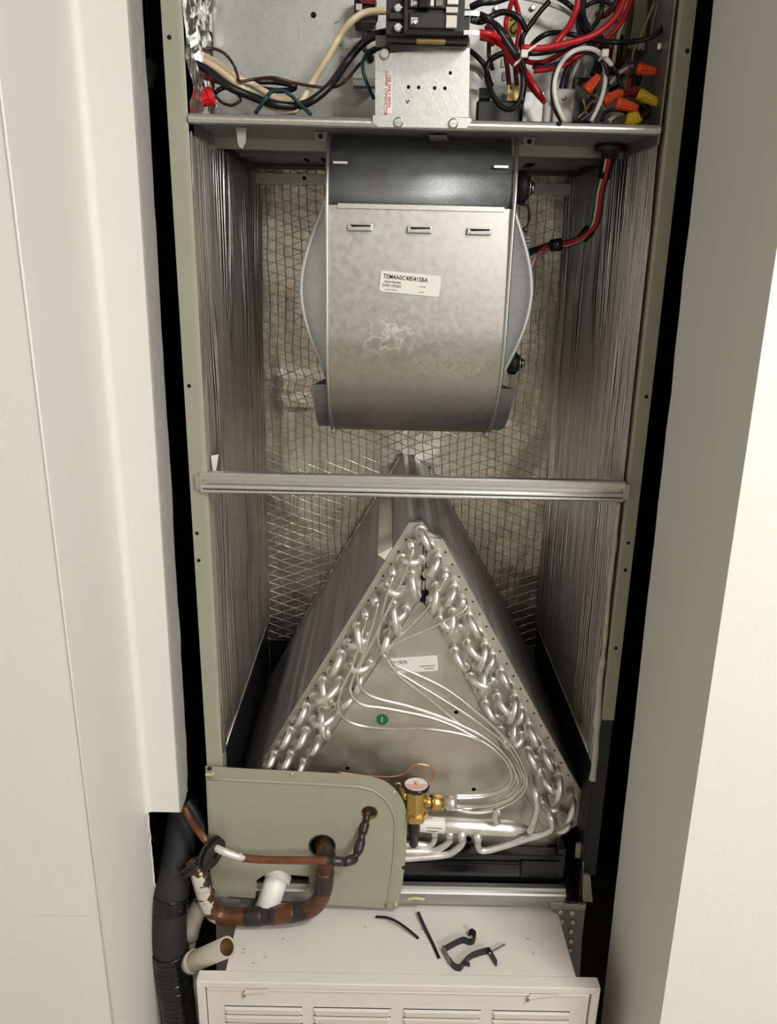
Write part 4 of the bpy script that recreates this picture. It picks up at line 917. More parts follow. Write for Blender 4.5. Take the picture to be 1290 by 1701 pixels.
# return bends
YT = YC-.016; RT = .0054
LB = [((667, 928), (699, 930)), ((683, 955), (691, 989)), ((639, 975), (669, 981)), ((653, 1005), (662, 1049)), ((674, 1013), (646, 1030)), ((644, 1052), (634, 1080)), ((593, 1041), (602, 1078)), ((578, 1069), (608, 1058)),
      ((566, 1087), (550, 1114)), ((614, 1103), (580, 1108)), ((536, 1131), (547, 1168)), ((564, 1131), (521, 1158)), ((588, 1150), (563, 1172)), ((535, 1180), (542, 1221)), ((556, 1184), (521, 1196)), ((508, 1174), (492, 1198)),
      ((482, 1214), (465, 1238)), ((508, 1214), (492, 1237)), ((530, 1228), (514, 1252)), ((455, 1254), (440, 1276)), ((482, 1254), (465, 1278)), ((503, 1267), (490, 1292)), ((600, 1120), (590, 1148))]
RB = [((699, 881), (716, 909)), ((728, 928), (710, 954)), ((725, 974), (716, 1014)), ((755, 977), (737, 1001)), ((730, 1030), (764, 1045)), ((752, 1017), (746, 1052)), ((779, 1024), (797, 1052)), ((776, 1069), (800, 1092)), ((806, 1073), (792, 1106)), ((818, 1090), (806, 1106)),
      ((755, 1082), (772, 1108)), ((781, 1124), (818, 1133)), ((803, 1118), (796, 1146)), ((832, 1117), (846, 1138)), ((855, 1159), (841, 1193)), ((826, 1158), (848, 1181)), ((806, 1170), (824, 1194)), ((866, 1180), (856, 1196)),
      ((831, 1213), (842, 1238)), ((853, 1203), (846, 1230)), ((866, 1222), (845, 1236)), ((878, 1206), (892, 1231)), ((876, 1247), (892, 1272)), ((902, 1246), (917, 1271)), ((900, 1289), (922, 1308)), ((928, 1290), (918, 1325)), ((900, 1337), (927, 1335)), ((950, 1326), (933, 1356)), ((946, 1362), (922, 1376)), ((888, 1262), (898, 1282))]
for i, (A, B) in enumerate(LB+RB):
    a, b = at(*A, YT), at(*B, YT); a0, b0 = Vector((a.x, YC-.001, a.z)), Vector((b.x, YC-.001, b.z))
    D = (a-b).length; h = D*.5+.002*(i % 3)
    P = [a0, a]
    for k in range(1, 12):
        t_ = math.pi*k/12
        p = (a+b)/2+(a-b)/2*math.cos(t_); p = Vector((p.x, YT-h*math.sin(t_), p.z)); P.append(p)
    P += [b, b0]
    mb = MB(); mb.tube(P, RT, 10); ub = obj('return_bend', mb, 'aluminium', coil)
    for p, p0 in ((a, a0), (b, b0)):
        mb = MB(); mb.tube([p0, p0+(p-p0)*.62, p0+(p-p0)*.85, p+Vector((0, .0005, 0))], [RT*1.08, RT*1.12, RT*1.4, RT*1.42], 12)
        obj('flared_collar', mb, 'aluminium', ub)
# distributor tubes with their stubs
DT = [((683, 907), ((685, 918), (669, 961), (641, 1019), (628, 1051), (631, 1077), (642, 1094), (664, 1124), (715, 1162), (770, 1205), (815, 1237), (846, 1268), (860, 1296), (846, 1320), (810, 1336), (775, 1343), (752, 1341))),
      ((652, 953), ((651, 963), (641, 992), (628, 1045), (607, 1088), (595, 1114), (597, 1138), (620, 1158), (681, 1174), (740, 1194), (800, 1222), (842, 1258), (856, 1290), (840, 1312), (800, 1324), (752, 1326))),
      ((623, 1000), ((627, 1006), (618, 1041), (603, 1088), (585, 1130), (583, 1152), (602, 1171), (641, 1177), (721, 1194), (785, 1222), (833, 1256), (850, 1290), (834, 1312), (800, 1320), (752, 1322))),
      ((607, 1023), ((608, 1029), (600, 1061), (584, 1108), (567, 1146), (562, 1172), (572, 1194), (600, 1206), (650, 1211), (710, 1211), (775, 1222), (822, 1244), (850, 1272), (862, 1300), (850, 1326), (815, 1342), (780, 1348), (752, 1342))),
      ((740, 957), ((738, 965), (715, 1005), (662, 1060), (644, 1082), (646, 1098), (664, 1108), (740, 1144), (800, 1190), (846, 1234), (870, 1276), (874, 1304), (858, 1328), (820, 1346), (785, 1350), (752, 1344))),
      ((768, 1001), ((772, 1012), (722, 1040), (664, 1066), (642, 1086), (649, 1110), (672, 1124), (742, 1166), (800, 1204), (842, 1240), (866, 1280), (870, 1302), (854, 1322), (815, 1338), (780, 1340), (752, 1338)))]
for i, (s0, path) in enumerate(DT):
    a = at(*s0, YC-.020); a0 = Vector((a.x, YC-.001, a.z)); k = len(path)
    P = [a0, a]+[at(x, y, YC-.030-.012*(j/(k-1))-.004*math.sin(j*1.3+i)) for j, (x, y) in enumerate(path)]
    mb = MB(); mb.tube(smooth_path(P[1:], 6), .0024, 7); tb = obj('distributor_tube', mb, 'cap_tube', coil, 'thin bright capillary tube')
    mb = MB(); mb.tube([a0, a0+(a-a0)*.55, a0+(a-a0)*.6, a, a+Vector((0, -.006, -.001))], [.0062, .0064, .0080, .0078, .0035], 12); obj('stub_collar', mb, 'aluminium', tb)
# suction header
Yh2 = .018
a, b = at(668, 1366, Yh2), at(855, 1377, Yh2); d = (b-a).normalized()
hd = MB(); hd.tube([a, a+d*.10, b-d*.012, b, b+d*.004, b+d*.016, b+d*.017, b+d*.026], [.0135, .0135, .0135, .0125, .0095, .0085, .0062, .0060], 20)
hdr = obj('suction_header', hd, 'aluminium', coil)
mb = MB(); mb.tube(smooth_path([at(x, y, .004) for x, y in ((826, 1367), (822, 1358), (824, 1350), (830, 1345))], 4), .0058, 10); obj('header_stub', mb, 'aluminium', hdr)
q0, q1 = at(697, 1367, Yh2), at(738, 1370, Yh2)
mb = MB(); vs = []
for i in range(13):
    an = math.radians(-25+180*i/12); 
    for p in (q0, q1): vs.append(p+Vector((0, -math.cos(an-math.radians(65))*.0139, math.sin(an-math.radians(65))*.0139)))
mb.add(vs, [(2*i, 2*i+1, 2*i+3, 2*i+2) for i in range(12)], True); lb = obj('header_label', mb, 'label_white', hdr, 'white label wrapped on the header')
mb = MB()
for r_ in range(2):
    for i in range(9 if r_ == 0 else 7):
        p = q0+(q1-q0)*(.30+.068*i); an = (.25, -.15)[r_]
        c = p+Vector((0, -math.cos(an)*.0142, math.sin(an)*.0142)); mb.add([c+Vector((-.0008, 0, -.001)), c+Vector((.0008, 0, -.001)), c+Vector((.0008, 0, .001)), c+Vector((-.0008, 0, .001))], [(0, 1, 2, 3)])
obj('small_print', mb, 'label_black', lb)
for (pts, Ys) in ((((722, 1381), (722, 1390), (718, 1400), (708, 1404), (690, 1402), (676, 1402), (655, 1402)), .015), (((747, 1385), (747, 1396), (736, 1406), (718, 1414), (690, 1414), (655, 1414)), .010), (((767, 1387), (768, 1400), (755, 1413), (740, 1420), (700, 1424), (676, 1426), (650, 1427)), .004),
                  (((793, 1390), (793, 1403), (801, 1413), (830, 1407), (870, 1395), (906, 1384), (917, 1374), (914, 1358)), .004), (((876, 1382), (882, 1377), (890, 1352), (892, 1338), (889, 1318)), .010)):
    P = smooth_path([at(x, y, Ys) for x, y in pts], 6)
    if pts[0][0] in (793, 876):
        e = P[-1]; P.append(Vector((e.x, YC-.001, e.z)))
    mb = MB(); mb.tube(P, .0055, 10); o_ = obj('suction_feeder', mb, 'aluminium', coil)
    if pts[0][0] != 876:
        mb = MB(); mb.tube([P[0]+Vector((0, .004, .004)), P[0], P[0]-Vector((0, 0, .010))], [.0075, .0075, .0062], 12); obj('feeder_collar', mb, 'aluminium', o_)
# label + green sticker on centre plate
YLc = YC-.0056
q = [at(a_, b_, YLc) for a_, b_ in ((648, 1094), (727, 1089), (729, 1114), (645, 1119))]
cen = sum(q, Vector())/4; ex = (q[1]-q[0]); wl = ex.length; ex.normalize(); ey = Vector((-ex.z, 0, ex.x)); hl = (q[0]-q[3]).length; YLb = YLc
lab = obj('coil_label', rr(cen, ex, ey, wl, hl, .003, YLc, .0008), 'label_white', coil, 'white label with part number')
obj('printing', text_mb('COL19275', onlab(-.02, .40), ex*wl*.085, ey*hl*.30, nb), 'label_black', lab)
for (u, v, w_) in ((.10, .80, .22), (.62, .68, .34), (.72, .86, .22)):
    mb = MB()
    for i in range(int(w_/.028)):
        p = onlab(u+i*.028, v); mb.add([p+Vector(nb), p+ex*wl*.018+Vector(nb), p+ex*wl*.018+ey*hl*.08+Vector(nb), p+ey*hl*.08+Vector(nb)], [(0, 1, 2, 3)])
    obj('small_print', mb, 'label_grey', lab)
c = at(634.5, 1195.5, YLc); mb = MB(); mb.cyl(c, c+Vector((0, .0008, 0)), .0095, 28); lab = obj('number_sticker', mb, 'sticker_green', coil, 'round green sticker reading 1')
obj('printing', text_mb('1', c+Vector((-.0002, 0, -.0045)), (.0135, 0, 0), (0, 0, .0135), nb, 'CENTER'), 'label_white', lab)
for (x, y, s_) in ((694, 905, '011'), (709, 921, '01')):
    c = at(x, y, YC-.0022); a_ = math.radians(-30 if x < 700 else 60); obj('pen_mark', text_mb(s_, c, (.008*math.cos(a_), 0, .008*math.sin(a_)), (-.008*math.sin(a_), 0, .008*math.cos(a_)), nb), 'label_black', coil)

# expansion valve
Yv = -.0
txv = thing('expansion_valve', 'brass thermostatic expansion valve with a pink labelled cap', 'valve', at(690, 1355, Yv))
p0, p1 = at(690, 1310, Yv), at(690, 1352, Yv)
mb = MB(); mb.tube([p0, p1], .0165, 8); obj('body', mb, 'brass', txv, bevel=.001)
mb = MB(); mb.tube([p1+Vector((0, 0, .006)), p1-Vector((0, 0, .006))], .0195, 6); obj('lower_nut', mb, 'brass', txv, bevel=.001)
ct = at(691, 1306, Yv); mb = MB(); up = Vector((0, .10, 1)).normalized(); mb.tube([ct-up*.004, ct, ct+up*.002, ct+up*.003], [.019, .0205, .0205, .019], 24); cp = obj('power_head', mb, 'black_gloss', txv, 'black rimmed round cap')
mb = MB(); mb.cyl(ct+up*.003, ct+up*.0036, .0178, 24); obj('cap_disc', mb, 'label_white', cp, 'pale pink printed disc')
e1 = Vector((1, 0, 0)); e2 = up.cross(e1)*-1
e2 = e1.cross(up)*-1
mb = MB(); vs = [ct+up*.0039+e1*.0165*math.cos(t_)+e2*.0165*math.sin(t_) for t_ in [math.pi+math.pi*i/14 for i in range(15)]]; mb.add(vs, [tuple(range(15))]); obj('cap_label', mb, 'label_pink', cp, 'pink half of the disc')
mb = MB(); mb.tube([ct+up*.003, ct+up*.008], [.003, .002], 8); obj('cap_tip', mb, 'brass', cp)
pa = at(703, 1332, Yv); ax = (at(754, 1334, Yv+.012)-pa).normalized()
Lx = (at(754, 1334, Yv+.012)-pa).length
mb = MB(); mb.tube([pa, pa+ax*Lx*.32], .0075, 12); obj('outlet_neck', mb, 'brass', txv)
mb = MB(); mb.tube([pa+ax*Lx*.24, pa+ax*Lx*.30, pa+ax*Lx*.56, pa+ax*Lx*.60], [.0115, .0135, .0135, .012], 6); obj('flare_nut', mb, 'brass', txv)
mb = MB(); mb.tube([pa+ax*Lx*.58, pa+ax*Lx*.76, pa+ax*Lx*.77, pa+ax*Lx*1.0, pa+ax*Lx*1.02], [.0085, .0085, .0115, .0115, .007], 16); obj('distributor_cone', mb, 'aluminium', txv, 'aluminium distributor collar')
mb = MB(); pi_ = at(678, 1322, Yv); mb.tube([pi_, at(664, 1316, Yv+.01)], .008, 10); obj('inlet_neck', mb, 'brass', txv)
mb = MB(); mb.tube([at(686, 1356, .0), at(687, 1402, .012)], .0075, 10); tag(obj('rubber_lead', mb, 'black_rubber'), 'black rubber sleeve below the brass valve', 'sleeve')
mb = MB(); mb.tube(smooth_path([at(x, y, Yy) for x, y, Yy in ((560, 1283, .02), (600, 1288, .02), (638, 1291, .015), (664, 1288, .015), (678, 1279, .012), (688, 1270, .01), (702, 1270, .01), (714, 1274, .01), (720, 1285, .01), (718, 1296, .008), (711, 1303, .005))], 6), .0016, 8); tag(obj('sensing_capillary', mb, 'copper_thin'), 'thin copper capillary looping above the brass valve', 'tube')
mb = MB(); mb.tube(smooth_path([at(x, y, .002) for x, y in ((655, 1303), (660, 1301), (665, 1303), (664, 1310), (668, 1316))], 5), .0014, 7); tag(obj('equalizer_tube', mb, 'copper_thin'), 'small curl of copper tube left of the brass valve', 'tube')

# drain pan
pan = thing('drain_pan', 'black plastic condensate drain pan under the coil', 'drain pan', (0, .24, .47))
zt, zb2 = at(800, 1412, .03).z, z3-.004
mb = MB(); mb.prism([(.022, zb2), (.026, zt-.012), (.020, zt-.008), (.020, zt), (.040, zt), (.042, zt-.02), (.05, zb2+.01), (.46, zb2+.01), (.46, zb2)], 'x', -.272, .268); obj('tray', mb, 'black_gloss', pan, bevel=.0015)
mb = MB(); mb.box((.258, .022, zb2), (.272, .46, zt+.012)); obj('end_wall', mb, 'black_gloss', pan, bevel=.002)
mb = MB(); mb.box((-.274, .022, zb2), (-.262, .46, zt+.012)); obj('end_wall', mb, 'black_gloss', pan, bevel=.002)
mb = MB(); a = at(930, 1420, .02); mb.prism([(.020, zb2+.01), (.016, zt-.03), (.02, zt-.012), (.024, zt-.012), (.024, zb2+.01)], 'x', .20, .262); obj('corner_rib', mb, 'black_plastic', pan)
mb = MB(); mb.box((-.26, .0195, zt-.022), (.255, .022, zt-.0185)); obj('pan_bead', mb, 'black_gloss', pan, bevel=.001)

# ================================================================== ACCESS PANEL
YA = -.006
ap = thing('access_panel', 'olive grey lower access panel with a rounded corner and two pipe holes', 'panel', at(500, 1500, YA))
top = [(341, 1273), (420, 1278), (520, 1283), (600, 1288)]
corner = []
for i in range(1, 10):
    a_ = math.pi/2*i/9; corner.append((606+70*math.sin(a_), 1360-71*math.cos(a_)+1.0))
out_px = top+corner+[(674, 1420), (668, 1470), (660, 1510), (600, 1506), (521, 1501.5), (516, 1485), (512, 1456), (470, 1452), (438, 1454), (426, 1462), (424, 1492.5), (365, 1488), (350, 1470)]
h1 = at(613, 1349.5, YA); h2 = at(535, 1404, YA)
holes = [circ(h1.x, h1.z, .0135, 20), circ(h2.x, h2.z, .0205, 24)]
mb = plate(xz(out_px, YA), holes, YA, .0012); obj('sheet', mb, 'olive_paint', ap)
inn = [(345, 1293), (420, 1297), (520, 1302), (590, 1306.5)]
for i in range(1, 9):
    a_ = math.pi/2*i/8; inn.append((594+62*math.sin(a_), 1371-63*math.cos(a_)))
inn += [(654, 1420), (648, 1470), (641, 1507)]
P = [at(x, y, YA-.0005) for x, y in inn]
mb = MB(); mb.tube(smooth_path(P, 3), .0024, 8); obj('stiffening_bead', mb, 'olive_paint', ap, 'embossed rib along the edge')
mb = plate(xz(inn[:-1]+[(641, 1500), (525, 1496), (520, 1450), (425, 1448), (418, 1486), (365, 1482), (352, 1460)], YA), holes, YA-.0012, .0012); obj('raised_field', mb, 'olive_paint', ap)
for (x, y) in ((485, 1286), (654, 1316)):
    obj('screw', screw_mb(at(x, y, YA), .0032, .002), 'screw_steel', ap)
c = at(670, 1441, YA); mb = MB(); mb.cyl(c+Vector((0, -.0006, 0)), c+Vector((0, .001, 0)), .003, 12); obj('screw_hole', mb, 'black_void', ap)
c = at(348, 1276, YA); obj('screw', screw_mb(c, .0035, .003), 'black_gloss', ap)
for (pts, r_) in ((((341, 1286), (348, 1287), (356, 1284)), .0024), (((655, 1508), (658, 1500)), .002)):
    mb = MB(); mb.tube(smooth_path([at(x, y, YA-.001) for x, y in pts], 3), r_, 6); obj('sealant_dab', mb, 'glue_yellow', ap, 'pale yellow glue dab')
# dark shroud behind the panel
mat('glue_dark', '7d6a2e', .7, var=.5, vs=90); mb = plate(circ(h1.x, h1.z, .0142, 18), [circ(h1.x, h1.z-.0008, .0118, 18)], YA+.0004, .006); obj('hole_foam', mb, 'glue_dark', ap, 'yellow foam around the small hole')
mb = plate(circ(h2.x, h2.z, .0215, 22), [circ(h2.x, h2.z, .0185, 22)], YA-.0018, .003); obj('hole_rim', mb, 'black_rubber', ap, 'dark rim of the large hole')

# ================================================================== PIPES
Yp = -.036
def pp_(pts): return [at(x, y, Y_) for x, y, Y_ in pts]
wp = lambda x, y, Y_: tuple(at(x, y, Y_))
paint_patch('copper_suction', (.13, .050, .020, 1), [(wp(327, 1462, Yp-.008), .013), (wp(331, 1484, Yp-.012), .0165), (wp(338, 1506, Yp-.010), .0145), (wp(352, 1530, Yp-.006), .012), (wp(364, 1535, Yp-.004), .007), (wp(366, 1517, Yp-.014), .005)],
            [(wp(345, 1462, Yp), .016), (wp(432, 1523, Yp), .030), (wp(500, 1517, Yp), .020), (wp(538, 1462, Yp+.005), .026), (wp(546, 1420, Yp+.01), .016)])
suc = thing('suction_line', 'thick brown copper suction pipe with paint splashes bending in front of the panel', 'pipe', at(440, 1523, Yp))
rS = .0136
P = smooth_path(pp_(((321, 1428, Yp+.012), (330, 1448, Yp), (338, 1476, Yp), (346, 1502, Yp), (356, 1516, Yp), (372, 1522, Yp), (400, 1523.5, Yp), (440, 1522, Yp), (480, 1518, Yp), (504, 1514, Yp), (521, 1506, Yp), (532, 1492, Yp), (538, 1474, Yp+.001), (540, 1452, Yp+.004), (541, 1430, Yp+.008), (540, 1417, Yp+.017), (538, 1408, Yp+.028), (536, 1402, Yp+.042), (535, 1400, .03))), 6)
mb = MB(); mb.tube(P, rS, 16); obj('pipe_run', mb, 'copper_suction', suc)
for (a_, b_, s) in (((334, 1458), (338, 1474), 1.07), ((408, 1523), (436, 1522), 1.09), ((449, 1521), (490, 1516.5), 1.09), ((534, 1477), (540, 1448), 1.09), ((541, 1436), (541, 1422), 1.10)):
    A, B = at(*a_, Yp), at(*b_, Yp); mb = MB(); d = B-A
    if a_[0] >= 534: A.y += .003; B.y += .004
    mb.tube([A, A+d*.08, B-d*.08, B], [rS*1.02, rS*s, rS*s, rS*1.02], 16); obj('coupling', mb, 'copper_suction', suc, 'darkened brazed coupling')
paint_patch('copper_liquid', (.20, .075, .028, 1), [(wp(368, 1413, Yp-.008), .016), (wp(382, 1420, Yp-.008), .014), (wp(397, 1425, Yp-.006), .010)],
            [(wp(560, 1431, Yp-.014), .018), (wp(580, 1427, Yp-.006), .022), (wp(596, 1405, Yp+.01), .024), (wp(603, 1385, Yp+.02), .022), (wp(607, 1368, Yp+.03), .018)])
liq = thing('liquid_line', 'thin brown copper liquid pipe running across in front of the panel to the small hole', 'pipe', at(470, 1428, Yp))
P = smooth_path(pp_(((305, 1340, .01), (318, 1365, -.005), (335, 1388, -.025), (350, 1403, Yp+.005), (370, 1414, Yp-.004), (400, 1424, Yp-.004), (440, 1428, Yp-.006), (500, 1429, Yp-.013), (545, 1429.5, Yp-.015), (572, 1431, Yp-.012), (588, 1425, Yp-.004), (596, 1408, Yp+.006), (601, 1388, Yp+.018), (606, 1368, Yp+.03), (609, 1356, -.004), (611, 1350, .02))), 6)
mb = MB(); mb.tube(P, [.0058+(.0005*math.sin(i*1.1) if i > 52 else 0) for i in range(len(P))], 12); obj('pipe_run', mb, 'copper_liquid', liq)
for (x, y, Y_, r_) in ((560, 1430, Yp-.014, .0073), (580, 1429, Yp-.008, .0078), (597, 1405, Yp+.009, .0078), (604, 1375, Yp+.026, .0074)):
    i = min(range(len(P)), key=lambda k: (P[k]-at(x, y, Y_)).length); i = max(1, min(len(P)-2, i)); d = (P[i+1]-P[i-1]).normalized()
    mb = MB(); mb.tube([P[i]-d*.012, P[i]-d*.006, P[i]+d*.005, P[i]+d*.011], [.0058, r_, r_, .0058], 12); obj('brazed_joint', mb, 'copper_liquid', liq, 'dark lumpy brazed joint')
# second dim copper loop in the gap
mb = MB(); mb.tube(smooth_path(pp_(((290, 1345, .08), (283, 1362, .08), (268, 1380, .08), (250, 1396, .08))), 5), .006, 10); paint_patch('copper_dim', (.12, .04, .02, 1), [], []); tag(obj('refrigerant_pipe', mb, 'copper_dim'), 'dim copper pipe deep in the gap left of the black hose', 'pipe')
mb = MB(); mb.tube(smooth_path(pp_(((309, 1330, .03), (325, 1352, .025), (337, 1375, .02), (341, 1392, .01))), 5), .0085, 10); tag(obj('cable_sleeve', mb, 'black_rubber'), 'black sleeve running down beside the thin copper pipe', 'sleeve')
# grommets
def grommet(c, ax, R_, r_, label):
    c = Vector(c); ax = Vector(ax).normalized(); u = ax.orthogonal().normalized(); w = ax.cross(u)
    t = thing('rubber_grommet', label, 'grommet', c, 'rubber grommets on the copper pipes')
    for (n_, prof) in (('flange', [(r_, -.0065), (R_, -.0065), (R_, -.0025), (r_, -.0025)]), ('core', [(r_, -.0025), (R_*.78, -.0025), (R_*.78, .0025), (r_, .0025)]), ('flange', [(r_, .0025), (R_*.96, .0025), (R_*.96, .0060), (r_*1.25, .0075), (r_, .0075)])):
        mb = MB(); ring = 32; k = len(prof); vs = []
        for i in range(ring):
            th = 2*math.pi*i/ring; d = u*math.cos(th)+w*math.sin(th)
            vs += [c+ax*h_+d*q_ for (q_, h_) in prof]
        mb.add(vs, [(i*k+j, i*k+(j+1) % k, ((i+1) % ring)*k+(j+1) % k, ((i+1) % ring)*k+j) for i in range(ring) for j in range(k)])
        obj(n_, mb, 'black_rubber', t, bevel=.0008)
grommet(at(352, 1417, Yp+.003), (.86, -.48, -.12), .0255, .0060, 'black rubber grommet around the thin copper pipe')
grommet(at(325, 1436, Yp+.006), (.62, -.42, -.62), .0265, .0130, 'black rubber grommet around the thick copper pipe')
# black insulated line set
hose = thing('insulated_hose', 'thick black foam insulated hose with shiny tape wraps at the left wall', 'hose', at(280, 1560, -.05))
hp_ = ((305, 1325, .06), (303, 1352, .05), (298, 1400, .02), (290, 1450, -.01), (283, 1500, -.03), (281, 1550, -.045), (285, 1600, -.05), (292, 1645, -.055), (298, 1690, -.06), (304, 1740, -.06), (310, 1800, -.06))
P = smooth_path(pp_(hp_), 8); rr_ = []
for i in range(len(P)):
    t_ = i/(len(P)-1); r = .0225+.0045*math.sin(min(1, t_*1.15)*math.pi*.95)
    rr_.append(r)
mb = MB(); mb.tube(P, rr_, 24); obj('foam_cover', mb, 'foam_sleeve', hose)
def tapewrap(i0, i1, lump):
    Q = P[i0:i1+1]; Qs = smooth_path(Q, 4); R_ = []
    for k in range(len(Qs)):
        f = i0+(i1-i0)*k/(len(Qs)-1); b_ = rr_[min(len(rr_)-1, int(f))]
        R_.append(b_+.0012+lump*(.5+.5*math.sin(k*1.25))+lump*.6*noise.noise((k*.5, 1, 2)))
    mb = MB(); mb.tube(Qs, R_, 24); obj('tape_wrap', mb, 'vinyl_tape', hose, 'shiny black tape wrap')
tapewrap(30, 34, .0006); tapewrap(44, 79, .0016)
# pvc
pv = thing('white_drain_elbow', 'white pvc drain elbow coming out below the panel behind the copper pipe', 'pipe', at(452, 1470, -.02))
mb = MB(); mb.tube(smooth_path(pp_(((466, 1452, .02), (459, 1462, .000), (454, 1476, -.012), (446, 1500, -.016), (436, 1520, -.012), (426, 1535, .004))), 6), .0185, 20); obj('elbow', mb, 'pvc_white', pv)
a_ = at(462, 1458, .0); mb = MB(); mb.tube([at(464, 1450, .006), at(459, 1463, -.004)], .0215, 20); obj('collar', mb, 'pvc_white', pv)
pv = thing('beige_drain_stub', 'open beige pvc pipe stub pointing right above the grille frame', 'pipe', at(350, 1585, -.07))
A, B = at(322, 1597, -.065), at(377, 1573, -.105); d = (B-A).normalized()
mb = MB(); u = d.orthogonal().normalized(); w = d.cross(u); k = 24; vs = []
for (p, r) in ((A, .0150), (B, .0150), (B, .0122), (B-d*.003, .0121)):
    for j in range(k): vs.append(p+(u*math.cos(2*math.pi*j/k)+w*math.sin(2*math.pi*j/k))*r)
mb.add(vs, [(i*k+j, i*k+(j+1) % k, (i+1)*k+(j+1) % k, (i+1)*k+j) for i in range(3) for j in range(k)], True); obj('stub_pipe', mb, 'pvc_beige', pv)
mb = MB(); mb.tube([A-d*.012, A+d*.003], [.0165, .0175], 20); obj('glue_collar', mb, 'pvc_beige', pv, 'off-white glued collar')
mb = MB(); mb.tube([B-d*.002, B-d*.03, B-d*.031], [.0121, .0119, .001], 20, caps=False); obj('inner_stain', mb, 'pvc_inside', pv, 'brown stained inside')
pv = thing('beige_drain_elbow', 'beige pvc elbow partly hidden between the black hose and the copper pipe', 'pipe', at(320, 1540, -.02))
mb = MB(); mb.tube(smooth_path(pp_(((334, 1500, .0), (326, 1515, -.008), (319, 1535, -.012), (314, 1555, -.012))), 5), .0150, 18); obj('elbow', mb, 'pvc_beige', pv)
mb = MB(); mb.tube(smooth_path(pp_(((314, 1552, -.012), (313, 1566, -.012), (309, 1580, -.010))), 5), .0120, 18); obj('spigot', mb, 'pvc_beige', pv, 'slightly darker pipe end')
mb = MB(); mb.tube([wp(322, 1612, -.03), wp(330, 1720, -.03)], .0105, 16); tag(obj('vertical_drain_pipe', mb, 'pvc_white'), 'white vertical pipe between the hose and the grille frame', 'pipe')
tg = thing('hanging_tag', 'dim grey tag in the dark gap at the upper left', 'tag', at(250, 122, .10))
mb = MB(); mb.hexa([at(x, y, .10) for x, y in ((247, 97), (262, 108), (254, 146), (238, 146), (238, 100))], [at(x, y, .103) for x, y in ((247, 97), (262, 108), (254, 146), (238, 146), (238, 100))]); obj('tag_sheet', mb, 'tag_dim', tg)
a = at(250, 100, .1015); mb = MB(); mb.tube([a-Vector((0, 0, .006)), a, (a.x, a.y, ZC)], .0012, 5); obj('cord', mb, 'black_plastic', tg)

# ================================================================== STAND BRACKETS
t = thing('stand_bracket', 'riveted galvanised stand leg under the right corner', 'bracket', at(945, 1600, .0))
q = [at(x, y, .0) for x, y in ((918, 1500), (973, 1502), (966, 1560), (962, 1640), (940, 1640))]
mb = MB(); mb.hexa(q, [p+Vector((0, .003, 0)) for p in q]); obj('leg_plate', mb, 'galv_deck', t)
q = [at(x, y, -.001) for x, y in ((914, 1500), (974, 1502), (972, 1512), (914, 1511))]
mb = MB(); mb.hexa(q, [p+Vector((0, .006, 0)) for p in q]); obj('top_flange', mb, 'galv', t, bevel=.001)
for (x, y, r_) in ((931, 1515, .0046), (950, 1516, .0048), (933, 1530, .0036), (951, 1531, .0044), (948, 1546, .0046), (947.5, 1562, .0046), (946, 1577, .004)):
    c = at(x, y, .0); mb = MB(); mb.tube([c, c+Vector((0, -.002, 0)), c+Vector((0, -.003, 0))], [r_, r_, r_*.75], 14); obj('rivet', mb, 'galv_bright', t)
for (x, y) in ((930, 1500), (944, 1500), (953, 1500), (966, 1502)):
    c = at(x, y, -.001); mb = MB(); mb.box(c-Vector((.003, .004, .0015)), c+Vector((.003, .001, .0015))); obj('tab', mb, 'galv_bright', t)
t = thing('stand_strip', 'galvanised stand leg under the left corner beside the beige pipe', 'bracket', at(370, 1610, .0))
q = [at(x, y, .0) for x, y in ((358, 1490), (430, 1494), (428, 1515), (395, 1516), (376, 1640), (360, 1640))]
mb = MB(); mb.hexa(q, [p+Vector((0, .003, 0)) for p in q]); obj('leg_plate', mb, 'galv_deck', t)
q = [at(x, y, -.001) for x, y in ((366, 1491), (398, 1493), (398, 1507), (373, 1506))]
mb = MB(); mb.hexa(q, [p+Vector((0, .001, 0)) for p in q]); st = obj('worn_sticker', mb, 'label_grey', t, 'worn grey printed sticker')
mb = MB(); mb.box((-.285, .005, 0), (-.255, .45, .46)); obj('side_wall', mb, 'galv_deck', t)
mb = MB(); mb.box((.262, .005, 0), (.290, .45, .46)); obj('side_wall', mb, 'galv_deck', bpy.data.objects['stand_bracket'])

# ================================================================== RETURN AIR BOX (white louvred)
ZP = .4515; YFR = atz(660, 1631, ZP).y
bx = thing('return_air_box', 'white louvred return air box standing below the unit', 'grille', (0, -.07, 0))
tl, tr = atz(392, 1512, ZP), atz(916, 1512, ZP); bl_, br_ = atz(373, 1621, ZP), atz(957, 1625, ZP)
yb_ = .03
mb = MB(); q = [(bl_.x, bl_.y, ZP), (br_.x, bl_.y, ZP), (br_.x-.012+.008, 0, ZP), (br_.x-.006, yb_, ZP), (bl_.x, yb_, ZP), (bl_.x, 0, ZP)]
mb.hexa([Vector(p) for p in q], [Vector(p)-Vector((0, 0, .003)) for p in q]); obj('top_sheet', mb, 'enamel', bx)
for sx in (bl_.x, br_.x-.004):
    mb = MB(); mb.box((sx, bl_.y, 0), (sx+.003, .0, ZP-.003)); obj('side_sheet', mb, 'enamel', bx)
fxl, fxr = at(327.5, 1632, YFR).x, at(995.5, 1640, YFR).x
fw = .012; ft = .012
mb = MB(); mb.prism([(fxl, ZP+.0005), (fxr, ZP+.0005), (fxr-fw, ZP-.0115), (fxl+fw, ZP-.0115)], 'y', YFR-.006, YFR+.014); obj('frame_top', mb, 'enamel', bx, bevel=.0015)
